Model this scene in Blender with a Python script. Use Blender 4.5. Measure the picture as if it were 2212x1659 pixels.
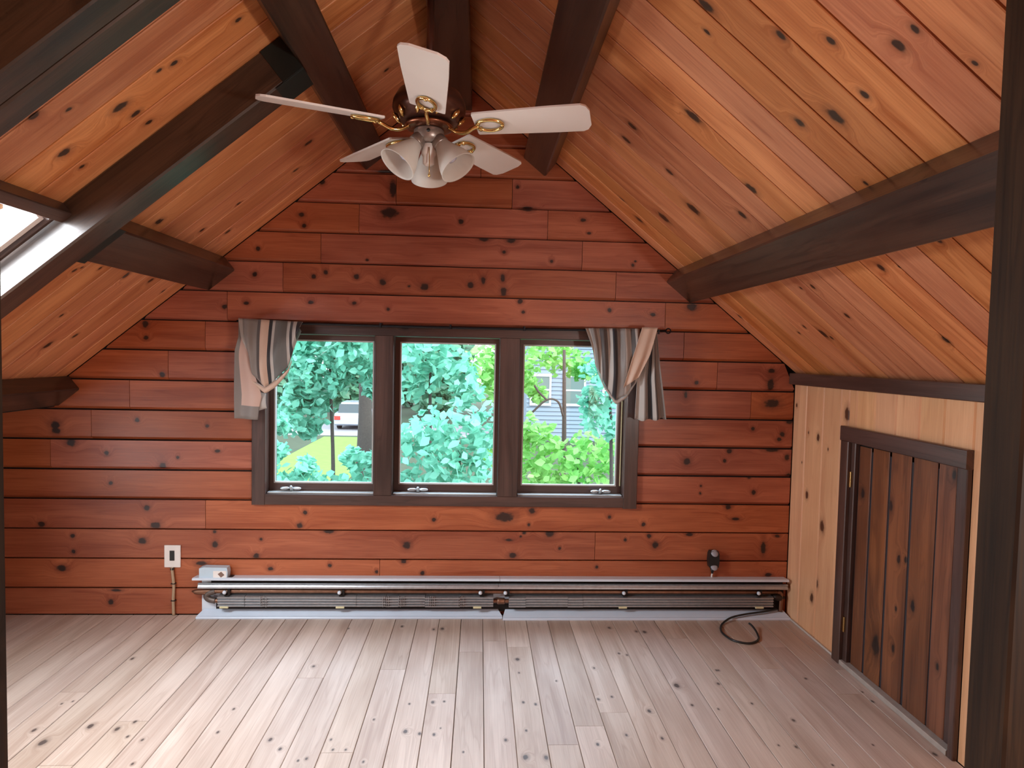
import bpy, bmesh, math, random
from mathutils import Vector, Matrix
import numpy as np
random.seed(7); rng = np.random.default_rng(7)
for o in list(bpy.data.objects): bpy.data.objects.remove(o)
scene = bpy.context.scene
COL = scene.collection

# ---------------------------------------------------------------- camera, world, sun, exposure
yaw, pitch, roll, F = 0.05143463, -0.04511688, 0.02125779, 1357.116
fw = Vector((math.sin(yaw)*math.cos(pitch), math.cos(yaw)*math.cos(pitch), math.sin(pitch)))
r0 = Vector((math.cos(yaw), -math.sin(yaw), 0)); u0 = r0.cross(fw)
rt = math.cos(roll)*r0 + math.sin(roll)*u0
up = -math.sin(roll)*r0 + math.cos(roll)*u0
cd = bpy.data.cameras.new('camera'); cam = bpy.data.objects.new('camera', cd); COL.objects.link(cam)
M = Matrix((rt, up, -fw)).transposed().to_4x4(); M.translation = Vector((0.1399, -3.25, 1.3642))
cam.matrix_world = M
cd.sensor_fit = 'HORIZONTAL'; cd.sensor_width = 36; cd.lens = F/2212*36; cd.clip_start = 0.02; cd.clip_end = 300
scene.camera = cam

w = bpy.data.worlds.new('sky'); scene.world = w; w.use_nodes = True
bg = w.node_tree.nodes['Background']
bg.inputs['Color'].default_value = (0.80, 0.92, 1.0, 1); bg.inputs['Strength'].default_value = 4
sd = bpy.data.lights.new('sun', 'SUN'); sd.energy = 3; sd.angle = math.radians(6); sd.color = (1, .95, .86)
sun = bpy.data.objects.new('sun', sd); COL.objects.link(sun)
sun.rotation_euler = Vector((0.75, -0.45, 0.50)).to_track_quat('Z', 'Y').to_euler()
sun.location = (12, -8, 9)
def area(name, loc, direction, sx, sy, power, col):
    l = bpy.data.lights.new(name, 'AREA'); l.shape = 'RECTANGLE'; l.size = sx; l.size_y = sy; l.energy = power; l.color = col
    o = bpy.data.objects.new(name, l); COL.objects.link(o); o.location = loc
    o.rotation_euler = Vector(direction).to_track_quat('-Z', 'Y').to_euler()
    return o
# daylight of the skylight, of unseen lamps added low under both eaves with no windows built there, and of the sky above the trees outside the window
area('skylight_daylight', (-1.555, -1.43, 1.588), (.63, 0, -.776), .44, .72, 58, (.90, .95, 1.0))
area('unseen_eave_lamp', (-3.14, -2.55, .52), (1, .0, .42), 1.7, .75, 42, (.97, .98, 1.0))
area('unseen_eave_lamp', (1.785, -3.70, 1.08), (-1, 0, .12), .7, .24, 55, (1.0, .97, .92))  # added to brighten the left slope and gable wall; no window here
area('window_daylight', (-.02, .75, 2.15), (0, -.72, -.69), 2.4, .9, 115, (.50, .74, 1.0))
scene.view_settings.view_transform = 'Standard'; scene.view_settings.look = 'None'
scene.view_settings.gamma = 1; scene.view_settings.use_curve_mapping = False
scene.view_settings.exposure = 0.15
scene.cycles.use_denoising = True
scene.cycles.max_bounces = 10; scene.cycles.diffuse_bounces = 6; scene.cycles.glossy_bounces = 4
scene.cycles.transmission_bounces = 6; scene.cycles.transparent_max_bounces = 12
scene.cycles.sample_clamp_indirect = 8
scene.cycles.caustics_reflective = False; scene.cycles.caustics_refractive = False
# ---------------------------------------------------------------- helpers
def tag(o, label=None, cat=None, group=None, kind=None):
    if label: o['label'] = label
    if cat: o['category'] = cat
    if group: o['group'] = group
    if kind: o['kind'] = kind
    return o
def empty(name, loc=(0,0,0), **k):
    o = bpy.data.objects.new(name, None); COL.objects.link(o); o.location = loc; o.empty_display_size = .05
    return tag(o, **k)
WL = {}
def wloc(o):
    return Vector(o.location) + (wloc(o.parent) if o.parent else Vector((0,0,0)))
def mk(name, verts, faces, mat, parent=None, uvs=None, smooth=False, origin=None, **k):
    """one mesh object given in world coordinates; its origin is moved to its middle"""
    V = np.asarray(verts, dtype=float)
    c = (V.min(0)+V.max(0))/2 if origin is None else np.asarray(origin, float)
    me = bpy.data.meshes.new(name)
    me.from_pydata((V-c).tolist(), [], faces)
    if uvs is not None:
        ul = me.uv_layers.new(name='UVMap')
        li = np.zeros(len(me.loops), dtype=np.int32); me.loops.foreach_get('vertex_index', li)
        ul.data.foreach_set('uv', np.asarray(uvs, dtype=np.float32)[li].ravel())
    if smooth: me.polygons.foreach_set('use_smooth', [True]*len(me.polygons))
    me.materials.append(mat); me.update()
    o = bpy.data.objects.new(name, me); COL.objects.link(o)
    if parent: o.parent = parent; o.location = Vector(c) - wloc(parent)
    else: o.location = c
    return tag(o, **k)
def prism(name, prof, O, U, V, N, ua, ub, mat, parent=None, **k):
    """profile [(v,n)] swept along U from ua to ub; ua/ub numbers or functions of (v,n)"""
    O, U, V, N = map(np.array, (O, U, V, N)); n = len(prof)
    fa = ua if callable(ua) else (lambda v, q: ua); fb = ub if callable(ub) else (lambda v, q: ub)
    verts = []; uv = []
    for f in (fa, fb):
        for v, q in prof:
            x = f(v, q); verts.append(O+U*x+V*v+N*q); uv.append((x, v+q))
    # outward winding test
    area = sum(prof[i][0]*prof[(i+1) % n][1]-prof[(i+1) % n][0]*prof[i][1] for i in range(n))
    hand = np.dot(np.cross(V, N), U)
    faces = [(i, (i+1) % n, n+(i+1) % n, n+i) for i in range(n)] + [tuple(range(n))[::-1], tuple(range(n, 2*n))]
    if area*hand < 0: faces = [tuple(reversed(f)) for f in faces]
    return mk(name, verts, faces, mat, parent, uv, **k)
def cham(v0, v1, n0, n1, c):
    return [(v0+c, n0), (v1-c, n0), (v1, n0+c), (v1, n1-c), (v1-c, n1), (v0+c, n1), (v0, n1-c), (v0, n0+c)]
X, Y, Z = (1,0,0), (0,1,0), (0,0,1)
def bar(name, lo, hi, axis, mat, parent=None, c=.003, **k):
    """chamfered box between lo and hi, grain along axis"""
    a = 'xyz'.index(axis); o = [i for i in range(3) if i != a]
    E3 = np.eye(3); c = min(c, .3*min(hi[i]-lo[i] for i in o))
    return prism(name, cham(lo[o[0]], hi[o[0]], lo[o[1]], hi[o[1]], c), (0,0,0), E3[a], E3[o[0]], E3[o[1]], lo[a], hi[a], mat, parent, **k)
def lathe(name, prof, center, mat, parent=None, axis=(0,0,1), seg=32, cap=True, **k):
    """profile [(r,h)] turned about axis through center"""
    A = Vector(axis).normalized(); B = A.orthogonal().normalized(); Cc = A.cross(B)
    verts = []; faces = []; m = len(prof)
    for r, h in prof:
        for s in range(seg):
            t = 2*math.pi*s/seg
            verts.append(Vector(center)+A*h+(B*math.cos(t)+Cc*math.sin(t))*r)
    for i in range(m-1):
        for s in range(seg):
            a = i*seg+s; b = i*seg+(s+1) % seg
            faces.append((a, b, b+seg, a+seg))
    if cap:
        faces.append(tuple(range(seg))[::-1]); faces.append(tuple(range((m-1)*seg, m*seg)))
    o = mk(name, [tuple(v) for v in verts], faces, mat, parent, smooth=True, **k)
    return o
def catmull(pts, n=8, closed=False):
    P = [Vector(p) for p in pts]; out = []
    N = len(P)
    for i in range(N if closed else N-1):
        p0 = P[(i-1) % N] if (closed or i) else P[0]*2-P[1]
        p1 = P[i]; p2 = P[(i+1) % N]
        p3 = P[(i+2) % N] if (closed or i+2 < N) else P[-1]*2-P[-2]
        for j in range(n):
            t = j/n
            out.append(.5*((2*p1)+(p2-p0)*t+(2*p0-5*p1+4*p2-p3)*t*t+(3*p1-p0-3*p2+p3)*t**3))
    if not closed: out.append(P[-1])
    return out
def tube(name, pts, r, mat, parent=None, seg=8, n=8, closed=False, flat=1.0, smooth_path=True, **k):
    P = catmull(pts, n, closed) if smooth_path else [Vector(p) for p in pts]
    rr = r if callable(r) else (lambda t: r)
    verts = []; faces = []; L = len(P); up0 = None
    for i, p in enumerate(P):
        if closed: t = P[(i+1) % L]-P[(i-1) % L]
        else: t = P[min(i+1, L-1)]-P[max(i-1, 0)]
        t.normalize()
        if up0 is None: up0 = t.orthogonal().normalized()
        up0 = (up0-t*up0.dot(t)).normalized(); q = t.cross(up0)
        R = rr(i/max(1, L-1))
        for s in range(seg):
            a = 2*math.pi*s/seg
            verts.append(p+up0*math.cos(a)*R+q*math.sin(a)*R*flat)
    for i in range(L if closed else L-1):
        for s in range(seg):
            a = i*seg+s; b = i*seg+(s+1) % seg; c2 = ((i+1) % L)*seg+(s+1) % seg; d = ((i+1) % L)*seg+s
            faces.append((a, b, c2, d))
    if not closed:
        faces.append(tuple(range(seg))[::-1]); faces.append(tuple(range((L-1)*seg, L*seg)))
    return mk(name, [tuple(v) for v in verts], faces, mat, parent, smooth=True, **k)
def grid(name, rows, mat, parent=None, th=.0015, uvs=None, **k):
    """cloth: rows of points, given thickness"""
    nr, nc = len(rows), len(rows[0]); P = np.array(rows, float)
    du = np.gradient(P, axis=1); dv = np.gradient(P, axis=0); Nn = np.cross(du, dv)
    Nn /= np.linalg.norm(Nn, axis=2, keepdims=True)+1e-9
    A = (P+Nn*th/2).reshape(-1, 3); B = (P-Nn*th/2).reshape(-1, 3); n = nr*nc
    f = []
    for i in range(nr-1):
        for j in range(nc-1):
            a = i*nc+j; f.append((a, a+1, a+nc+1, a+nc)); f.append((n+a, n+a+nc, n+a+nc+1, n+a+1))
    ring = [j for j in range(nc)]+[i*nc+nc-1 for i in range(1, nr)]+[(nr-1)*nc+j for j in range(nc-2, -1, -1)]+[i*nc for i in range(nr-2, 0, -1)]
    for a, b in zip(ring, ring[1:]+ring[:1]): f.append((b, a, n+a, n+b))
    uv = [(j/(nc-1), i/(nr-1)) for i in range(nr) for j in range(nc)]*2 if uvs is None else list(uvs)*2
    return mk(name, np.vstack([A, B]), f, mat, parent, uv, smooth=True, **k)

# ---------------------------------------------------------------- materials
def nodes(name):
    m = bpy.data.materials.new(name); m.use_nodes = True; nt = m.node_tree
    return m, nt, nt.nodes['Principled BSDF']
def plain(name, col, rough=.5, metal=0, noise=.06, scale=30, spec=.5, coat=0, bump=0):
    m, nt, b = nodes(name)
    tc = nt.nodes.new('ShaderNodeTexCoord'); nz = nt.nodes.new('ShaderNodeTexNoise'); nz.inputs['Scale'].default_value = scale
    nt.links.new(tc.outputs['Object'], nz.inputs['Vector'])
    mx = nt.nodes.new('ShaderNodeMix'); mx.data_type = 'RGBA'
    mx.inputs[6].default_value = (*[c*(1-noise) for c in col], 1); mx.inputs[7].default_value = (*[min(1, c*(1+noise)) for c in col], 1)
    nt.links.new(nz.outputs['Fac'], mx.inputs[0]); nt.links.new(mx.outputs[2], b.inputs['Base Color'])
    b.inputs['Roughness'].default_value = rough; b.inputs['Metallic'].default_value = metal
    b.inputs['Specular IOR Level'].default_value = spec; b.inputs['Coat Weight'].default_value = coat
    if bump:
        bp = nt.nodes.new('ShaderNodeBump'); bp.inputs['Strength'].default_value = bump; bp.inputs['Distance'].default_value = .002
        nt.links.new(nz.outputs['Fac'], bp.inputs['Height']); nt.links.new(bp.outputs['Normal'], b.inputs['Normal'])
    return m
def wood_core(name, dark, light, knotcol, rough=.45, knots=.35, vary=.22, figure=1.0, tint=None, knot_r=.16, coat=0.0, spec=.5):
    """node group: stained pine seen along its UV (u along the grain in metres, v across)"""
    g = bpy.data.node_groups.new(name, 'ShaderNodeTree')
    g.interface.new_socket('Knot', in_out='INPUT', socket_type='NodeSocketFloat').default_value = 9
    g.interface.new_socket('BSDF', in_out='OUTPUT', socket_type='NodeSocketShader')
    N, L = g.nodes, g.links
    gi, go = N.new('NodeGroupInput'), N.new('NodeGroupOutput')
    def math_(op, a, b=None, c=None):
        n = N.new('ShaderNodeMath'); n.operation = op
        for i, v in enumerate((a, b, c)):
            if v is None: continue
            if isinstance(v, (int, float)): n.inputs[i].default_value = v
            else: L.new(v, n.inputs[i])
        return n.outputs[0]
    def sstep(x, a, b, lo=0, hi=1):
        n = N.new('ShaderNodeMapRange'); n.interpolation_type = 'SMOOTHSTEP'
        for i, v in ((1, a), (2, b), (3, lo), (4, hi)): n.inputs[i].default_value = v
        L.new(x, n.inputs[0]); return n.outputs[0]
    def mix(f, a, b, blend='MIX'):
        n = N.new('ShaderNodeMix'); n.data_type = 'RGBA'; n.blend_type = blend
        for i, v in ((0, f), (6, a), (7, b)):
            if isinstance(v, (int, float)): n.inputs[i].default_value = v
            elif isinstance(v, tuple): n.inputs[i].default_value = (*v, 1)
            else: L.new(v, n.inputs[i])
        return n.outputs[2]
    uv = N.new('ShaderNodeUVMap'); oi = N.new('ShaderNodeObjectInfo')
    off = N.new('ShaderNodeVectorMath'); off.operation = 'MULTIPLY_ADD'
    cmb = N.new('ShaderNodeCombineXYZ'); L.new(oi.outputs['Random'], cmb.inputs[0]); L.new(oi.outputs['Random'], cmb.inputs[1]); L.new(oi.outputs['Random'], cmb.inputs[2])
    L.new(cmb.outputs[0], off.inputs[0]); off.inputs[1].default_value = (37.3, 11.7, 53.1); L.new(uv.outputs[0], off.inputs[2])
    def scaled(s, src=None):
        n = N.new('ShaderNodeVectorMath'); n.operation = 'MULTIPLY'; L.new(src or off.outputs[0], n.inputs[0]); n.inputs[1].default_value = s; return n.outputs[0]
    def noise(s, detail=3, dist=0.0, rough=.55, src=None):
        n = N.new('ShaderNodeTexNoise'); n.inputs['Scale'].default_value = 1; n.inputs['Detail'].default_value = detail
        n.inputs['Distortion'].default_value = dist; n.inputs['Roughness'].default_value = rough
        L.new(scaled(s, src), n.inputs['Vector']); return n.outputs['Fac']
    # random knots
    vo = N.new('ShaderNodeTexVoronoi'); vo.voronoi_dimensions = '2D'; vo.inputs['Scale'].default_value = 1; vo.inputs['Randomness'].default_value = .85
    L.new(scaled((2.3, 6.5, 1)), vo.inputs['Vector'])
    sc = N.new('ShaderNodeSeparateColor'); L.new(vo.outputs['Color'], sc.inputs[0])
    rad = math_('MULTIPLY_ADD', sc.outputs[1], knot_r, .03)
    # knots are round: ellipse ratio 2.3 : 6.5 is undone by measuring from the cell's own point
    dp = N.new('ShaderNodeVectorMath'); dp.operation = 'SUBTRACT'; L.new(scaled((2.3, 6.5, 1)), dp.inputs[0]); L.new(vo.outputs['Position'], dp.inputs[1])
    dl = N.new('ShaderNodeVectorMath'); dl.operation = 'LENGTH'; L.new(scaled((2.2, 1.0, 0), dp.outputs[0]), dl.inputs[0])
    dv = math_('ADD', math_('DIVIDE', dl.outputs['Value'], rad), math_('MULTIPLY', math_('GREATER_THAN', sc.outputs[0], knots), 12))
    dmin = math_('MINIMUM', dv, gi.outputs['Knot'])
    wob = noise((45, 60, 45), 2)
    d = math_('ADD', dmin, math_('MULTIPLY_ADD', wob, .9, -.45))
    core = sstep(d, 1.15, .62); halo = sstep(d, 2.3, .9); ringz = sstep(d, 4, 1.0)
    # grain, pushed aside around the knots
    push = N.new('ShaderNodeCombineXYZ'); L.new(math_('MULTIPLY', ringz, .035), push.inputs[1])
    bent = N.new('ShaderNodeVectorMath'); bent.operation = 'ADD'; L.new(off.outputs[0], bent.inputs[0]); L.new(push.outputs[0], bent.inputs[1])
    fig = noise((1.1, 17, 1), 2, .6, src=bent.outputs[0])
    fine = noise((5, 210, 1), 2, src=bent.outputs[0])
    blot = noise((1.6, 5, 1), 3, .3)
    lines = sstep(math_('PINGPONG', math_('MULTIPLY', fig, 9.0), 1.0), .72, 1.0)
    t = math_('ADD', math_('MULTIPLY', math_('ADD', fig, -.5), 1.1*figure), math_('MULTIPLY', math_('ADD', fine, -.5), .5))
    t = math_('ADD', math_('ADD', t, math_('MULTIPLY', math_('ADD', blot, -.5), .9*figure)), .5)
    t = math_('SUBTRACT', t, math_('MULTIPLY', lines, .16*figure))
    col = mix(sstep(t, .05, .95), dark, light)
    # board to board
    wn = N.new('ShaderNodeTexWhiteNoise'); wn.noise_dimensions = '1D'; L.new(math_('MULTIPLY', oi.outputs['Random'], 91.7), wn.inputs['W'])
    hs = N.new('ShaderNodeHueSaturation'); L.new(col, hs.inputs['Color'])
    L.new(math_('MULTIPLY_ADD', oi.outputs['Random'], vary, 1-vary/2), hs.inputs['Value'])
    L.new(math_('MULTIPLY_ADD', wn.outputs['Value'], .007, .4965), hs.inputs['Hue'])
    L.new(math_('MULTIPLY_ADD', wn.outputs['Value'], .10, .95), hs.inputs['Saturation'])
    col = hs.outputs['Color']
    col = mix(math_('MULTIPLY', halo, .45), col, tuple(c*.45 for c in dark))
    col = mix(math_('MULTIPLY', core, .93), col, knotcol)
    b = N.new('ShaderNodeBsdfPrincipled'); L.new(col, b.inputs['Base Color'])
    L.new(math_('MULTIPLY_ADD', fine, .18, rough-.09), b.inputs['Roughness'])
    b.inputs['Coat Weight'].default_value = coat; b.inputs['Coat Roughness'].default_value = .22; b.inputs['Specular IOR Level'].default_value = spec
    bp = N.new('ShaderNodeBump'); bp.inputs['Strength'].default_value = .25; bp.inputs['Distance'].default_value = .0015
    L.new(math_('SUBTRACT', fine, math_('MULTIPLY', core, .6)), bp.inputs['Height']); L.new(bp.outputs['Normal'], b.inputs['Normal'])
    L.new(b.outputs[0], go.inputs[0])
    return g
def wood(core, knots=()):
    """a material of that wood with knots at given places (u, v, half length, half width)"""
    m = bpy.data.materials.new(core.name); m.use_nodes = True; nt = m.node_tree
    nt.nodes.remove(nt.nodes['Principled BSDF'])
    g = nt.nodes.new('ShaderNodeGroup'); g.node_tree = core
    nt.links.new(g.outputs[0], nt.nodes['Material Output'].inputs['Surface'])
    if knots:
        uv = nt.nodes.new('ShaderNodeUVMap'); last = None
        for (u, v, a, b) in knots:
            s = nt.nodes.new('ShaderNodeVectorMath'); s.operation = 'SUBTRACT'; nt.links.new(uv.outputs[0], s.inputs[0]); s.inputs[1].default_value = (u, v, 0)
            q = nt.nodes.new('ShaderNodeVectorMath'); q.operation = 'MULTIPLY'; nt.links.new(s.outputs[0], q.inputs[0]); q.inputs[1].default_value = (1/a, 1/b, 0)
            l = nt.nodes.new('ShaderNodeVectorMath'); l.operation = 'LENGTH'; nt.links.new(q.outputs[0], l.inputs[0])
            if last is None: last = l.outputs['Value']
            else:
                mn = nt.nodes.new('ShaderNodeMath'); mn.operation = 'MINIMUM'; nt.links.new(last, mn.inputs[0]); nt.links.new(l.outputs['Value'], mn.inputs[1]); last = mn.outputs[0]
        nt.links.new(last, g.inputs['Knot'])
    return m
def pick(K, u0, u1, v0, v1):
    return [k for k in K if u0-.01 <= k[0] <= u1+.01 and v0-.004 <= k[1] <= v1+.004]
def glass(name, tint=(1, 1, 1), gloss=.08):
    m = bpy.data.materials.new(name); m.use_nodes = True; nt = m.node_tree; nt.nodes.remove(nt.nodes['Principled BSDF'])
    t = nt.nodes.new('ShaderNodeBsdfTransparent'); t.inputs[0].default_value = (*tint, 1)
    gl = nt.nodes.new('ShaderNodeBsdfGlossy'); gl.inputs['Roughness'].default_value = .02
    lw = nt.nodes.new('ShaderNodeLayerWeight'); lw.inputs[0].default_value = .5
    pw = nt.nodes.new('ShaderNodeMath'); pw.operation = 'POWER'; nt.links.new(lw.outputs['Facing'], pw.inputs[0]); pw.inputs[1].default_value = 5
    fr = nt.nodes.new('ShaderNodeMath'); fr.operation = 'MULTIPLY_ADD'; nt.links.new(pw.outputs[0], fr.inputs[0]); fr.inputs[1].default_value = .96; fr.inputs[2].default_value = .04
    mx = nt.nodes.new('ShaderNodeMixShader'); nt.links.new(fr.outputs[0], mx.inputs[0]); nt.links.new(t.outputs[0], mx.inputs[1]); nt.links.new(gl.outputs[0], mx.inputs[2])
    nt.links.new(mx.outputs[0], nt.nodes['Material Output'].inputs['Surface'])
    return m
# ---- knots (u, v, half length, half width) in metres on each surface
K_WALL=[(-0.671,2.216,0.0145,0.0145),(-0.772,2.05,0.0169,0.012),(-0.759,1.996,0.012,0.012),(-0.988,1.875,0.012,0.012),(-1.003,1.746,0.0145,0.0145),(-0.651,1.766,0.0133,0.0133),(-0.71,1.743,0.012,0.012),(-0.495,1.748,0.0145,0.0145),(-0.362,1.723,0.0193,0.0193),(-0.15,1.706,0.0241,0.0169),(-1.045,1.601,0.0145,0.0096),(-0.724,1.613,0.0145,0.0096),(-0.506,1.614,0.0145,0.0096),(-0.335,1.587,0.0096,0.0096),(-1.149,1.581,0.012,0.012),(0.029,2.042,0.0133,0.0133),(-0.317,2.195,0.0193,0.0434),(-0.333,2.074,0.0458,0.0265),(-0.35,2.277,0.053,0.0145),(0.314,2.226,0.0096,0.0096),(0.657,2.07,0.0169,0.0096),(0.688,2.003,0.012,0.0072),(0.368,2.115,0.0313,0.012),(0.148,1.956,0.0265,0.012),(0.288,1.954,0.0241,0.0145),(0.252,1.893,0.0096,0.0096),(0.497,1.853,0.0096,0.0096),(0.922,1.846,0.0096,0.0096),(0.084,1.721,0.0169,0.0169),(0.148,1.746,0.012,0.0193),(0.249,1.763,0.012,0.0217),(0.254,1.692,0.0169,0.0265),(0.341,1.645,0.0145,0.0145),(0.357,1.59,0.0096,0.0096),(0.807,1.611,0.012,0.012),(1.037,1.593,0.0169,0.0096),(1.241,1.639,0.0265,0.0217),(1.681,1.313,0.0193,0.012),(1.679,1.237,0.0193,0.041),(1.691,1.139,0.041,0.0241),(1.28,1.242,0.012,0.012),(1.224,1.178,0.0096,0.0193),(1.79,1.044,0.0193,0.012),(1.592,1.004,0.0108,0.0108),(1.753,0.976,0.0133,0.0133),(1.737,0.95,0.0133,0.0133),(1.243,0.824,0.0205,0.0205),(1.469,0.882,0.0145,0.0145),(1.445,0.831,0.0096,0.0096),(1.783,0.853,0.0157,0.0157),(1.701,0.89,0.0386,0.0096),(1.795,0.758,0.0145,0.012),(1.581,0.744,0.0096,0.0096),(1.609,0.664,0.0133,0.0133),(1.322,0.695,0.0072,0.0072),(1.32,0.655,0.0072,0.0072),(1.474,0.584,0.0181,0.0145),(1.517,0.519,0.0241,0.0096),(1.02,0.486,0.012,0.012),(1.052,0.424,0.012,0.012),(1.088,0.377,0.0193,0.0193),(1.269,0.433,0.0193,0.0084),(1.673,0.364,0.0145,0.041),(1.708,0.217,0.0193,0.0108),(1.748,0.428,0.0145,0.0096),(-1.983,0.968,0.0241,0.0217),(-1.979,0.94,0.0217,0.0193),(-1.906,0.881,0.0241,0.0193),(-1.734,0.831,0.012,0.012),(-1.458,0.767,0.0193,0.0193),(-1.383,0.812,0.0084,0.0084),(-1.186,0.848,0.0145,0.0096),(-1.457,1.232,0.0145,0.0145),(-1.583,1.0,0.012,0.012),(-1.237,0.974,0.0096,0.0096),(-1.715,0.678,0.0108,0.0108),(-2.055,0.463,0.0169,0.0169),(-1.538,0.552,0.0145,0.0145),(-1.494,0.462,0.0265,0.0193),(-1.903,0.406,0.012,0.012),(-1.899,0.327,0.0096,0.012),(-1.56,0.383,0.0217,0.0169),(-1.958,0.24,0.0241,0.0169),(-1.2,0.431,0.0096,0.0096),(-1.198,0.366,0.0169,0.0169),(-1.692,0.126,0.0265,0.0072),(-1.717,0.064,0.0145,0.0145),(-1.54,1.483,0.0169,0.0169),(-1.538,1.416,0.012,0.012),(-1.152,1.579,0.012,0.012),(-0.745,0.535,0.012,0.012),(-0.771,0.467,0.0157,0.0157),(-0.085,0.503,0.012,0.012),(-0.623,0.438,0.0289,0.012),(-0.967,0.394,0.0084,0.0084),(-0.99,0.308,0.0157,0.0157),(-0.223,0.368,0.0217,0.0217),(-0.238,0.284,0.0145,0.0145),(-0.919,0.241,0.0145,0.0108),(-0.617,0.258,0.0096,0.0096),(-0.377,0.227,0.0096,0.0096),(-0.14,0.22,0.012,0.012),(-1.267,0.267,0.0265,0.012),(0.283,0.519,0.0506,0.0265),(0.426,0.553,0.0169,0.0169),(0.412,0.479,0.0096,0.0096),(0.523,0.432,0.0241,0.0181),(0.37,0.418,0.0072,0.0072),(0.308,0.398,0.0205,0.0072),(0.329,0.316,0.0217,0.0157),(0.577,0.354,0.0084,0.0084),(0.777,0.257,0.0096,0.0096),(0.925,0.403,0.0084,0.0084),(0.836,0.524,0.0096,0.0096)]
K_CEIL_R=[(0.901,-1.636,0.011,0.0065),(0.863,-1.708,0.0259,0.0153),(1.043,-1.81,0.0151,0.009),(1.13,-1.903,0.0144,0.0085),(1.227,-2.017,0.0181,0.0107),(1.221,-2.071,0.0122,0.0073),(1.272,-1.853,0.0144,0.0085),(1.277,-1.732,0.0274,0.0162),(1.235,-1.618,0.0194,0.0115),(1.019,-1.275,0.0331,0.0196),(0.876,-0.928,0.0243,0.0144),(0.886,-0.8,0.0239,0.0142),(1.092,-0.845,0.0196,0.0116),(1.267,-0.73,0.0388,0.023),(1.319,-1.178,0.0287,0.017),(1.222,-0.436,0.0366,0.0217),(1.389,-0.986,0.0241,0.0143),(1.476,-1.618,0.0108,0.0064),(1.341,-2.106,0.0084,0.005),(1.029,-0.246,0.0181,0.0107),(1.156,-0.192,0.0246,0.0146),(1.875,-0.095,0.0157,0.0093),(1.988,-0.574,0.0134,0.0079),(2.038,-0.656,0.0276,0.0164),(1.712,-1.648,0.0127,0.0075),(1.759,-1.357,0.0187,0.0111),(1.949,-0.94,0.0162,0.0096),(2.105,-1.295,0.0186,0.011),(1.781,-0.931,0.0152,0.009),(1.683,-1.013,0.0102,0.006),(2.067,-0.683,0.0122,0.0072)]
K_CEIL_L=[(1.233,-1.498,0.0104,0.0062),(1.298,-1.556,0.0179,0.0106),(0.994,-1.404,0.0104,0.0062),(0.949,-1.39,0.0132,0.0078),(1.137,-1.316,0.0182,0.0108),(1.136,-1.244,0.014,0.0083),(1.371,-1.27,0.0115,0.0068),(0.731,-1.371,0.0138,0.0082),(0.797,-0.445,0.021,0.0124),(1.444,-0.707,0.0164,0.0097),(1.205,-0.385,0.0112,0.0066),(0.919,-0.299,0.0151,0.0089),(1.147,-1.381,0.0251,0.0149),(1.354,-1.37,0.0211,0.0125),(2.225,-0.424,0.0255,0.0151),(2.154,-0.328,0.0164,0.0097),(1.747,-0.5,0.0203,0.012),(1.744,-0.305,0.0188,0.0112),(1.402,-0.399,0.0144,0.0085),(2.03,-0.57,0.0125,0.0074),(1.778,-0.799,0.0127,0.0075),(1.74,-0.691,0.0099,0.0059),(1.443,-0.697,0.019,0.0112),(1.353,-0.212,0.0187,0.0111),(1.204,-0.387,0.0127,0.0075)]
K_KNEE=[(1.133,-0.487,0.0325,0.02),(0.993,-0.253,0.0199,0.0122),(0.69,-0.169,0.0205,0.0126),(0.569,-0.321,0.0306,0.0188),(0.281,-0.295,0.0221,0.0136),(0.193,-0.256,0.0237,0.0146),(1.006,-0.16,0.0089,0.0054),(0.949,-0.344,0.0083,0.0051),(0.845,-0.107,0.0074,0.0045)]
K_DOOR=[(0.788,-0.807,0.0233,0.0117),(0.589,-0.869,0.0204,0.0102),(0.185,-0.754,0.0498,0.0249),(0.225,-0.861,0.0174,0.0087),(0.797,-0.619,0.0237,0.0119),(0.977,-1.136,0.0193,0.0097),(0.801,-1.179,0.0452,0.0226),(0.436,-0.961,0.0247,0.0124),(0.388,-0.867,0.0123,0.0061),(0.272,-1.103,0.0141,0.007)]
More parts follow.
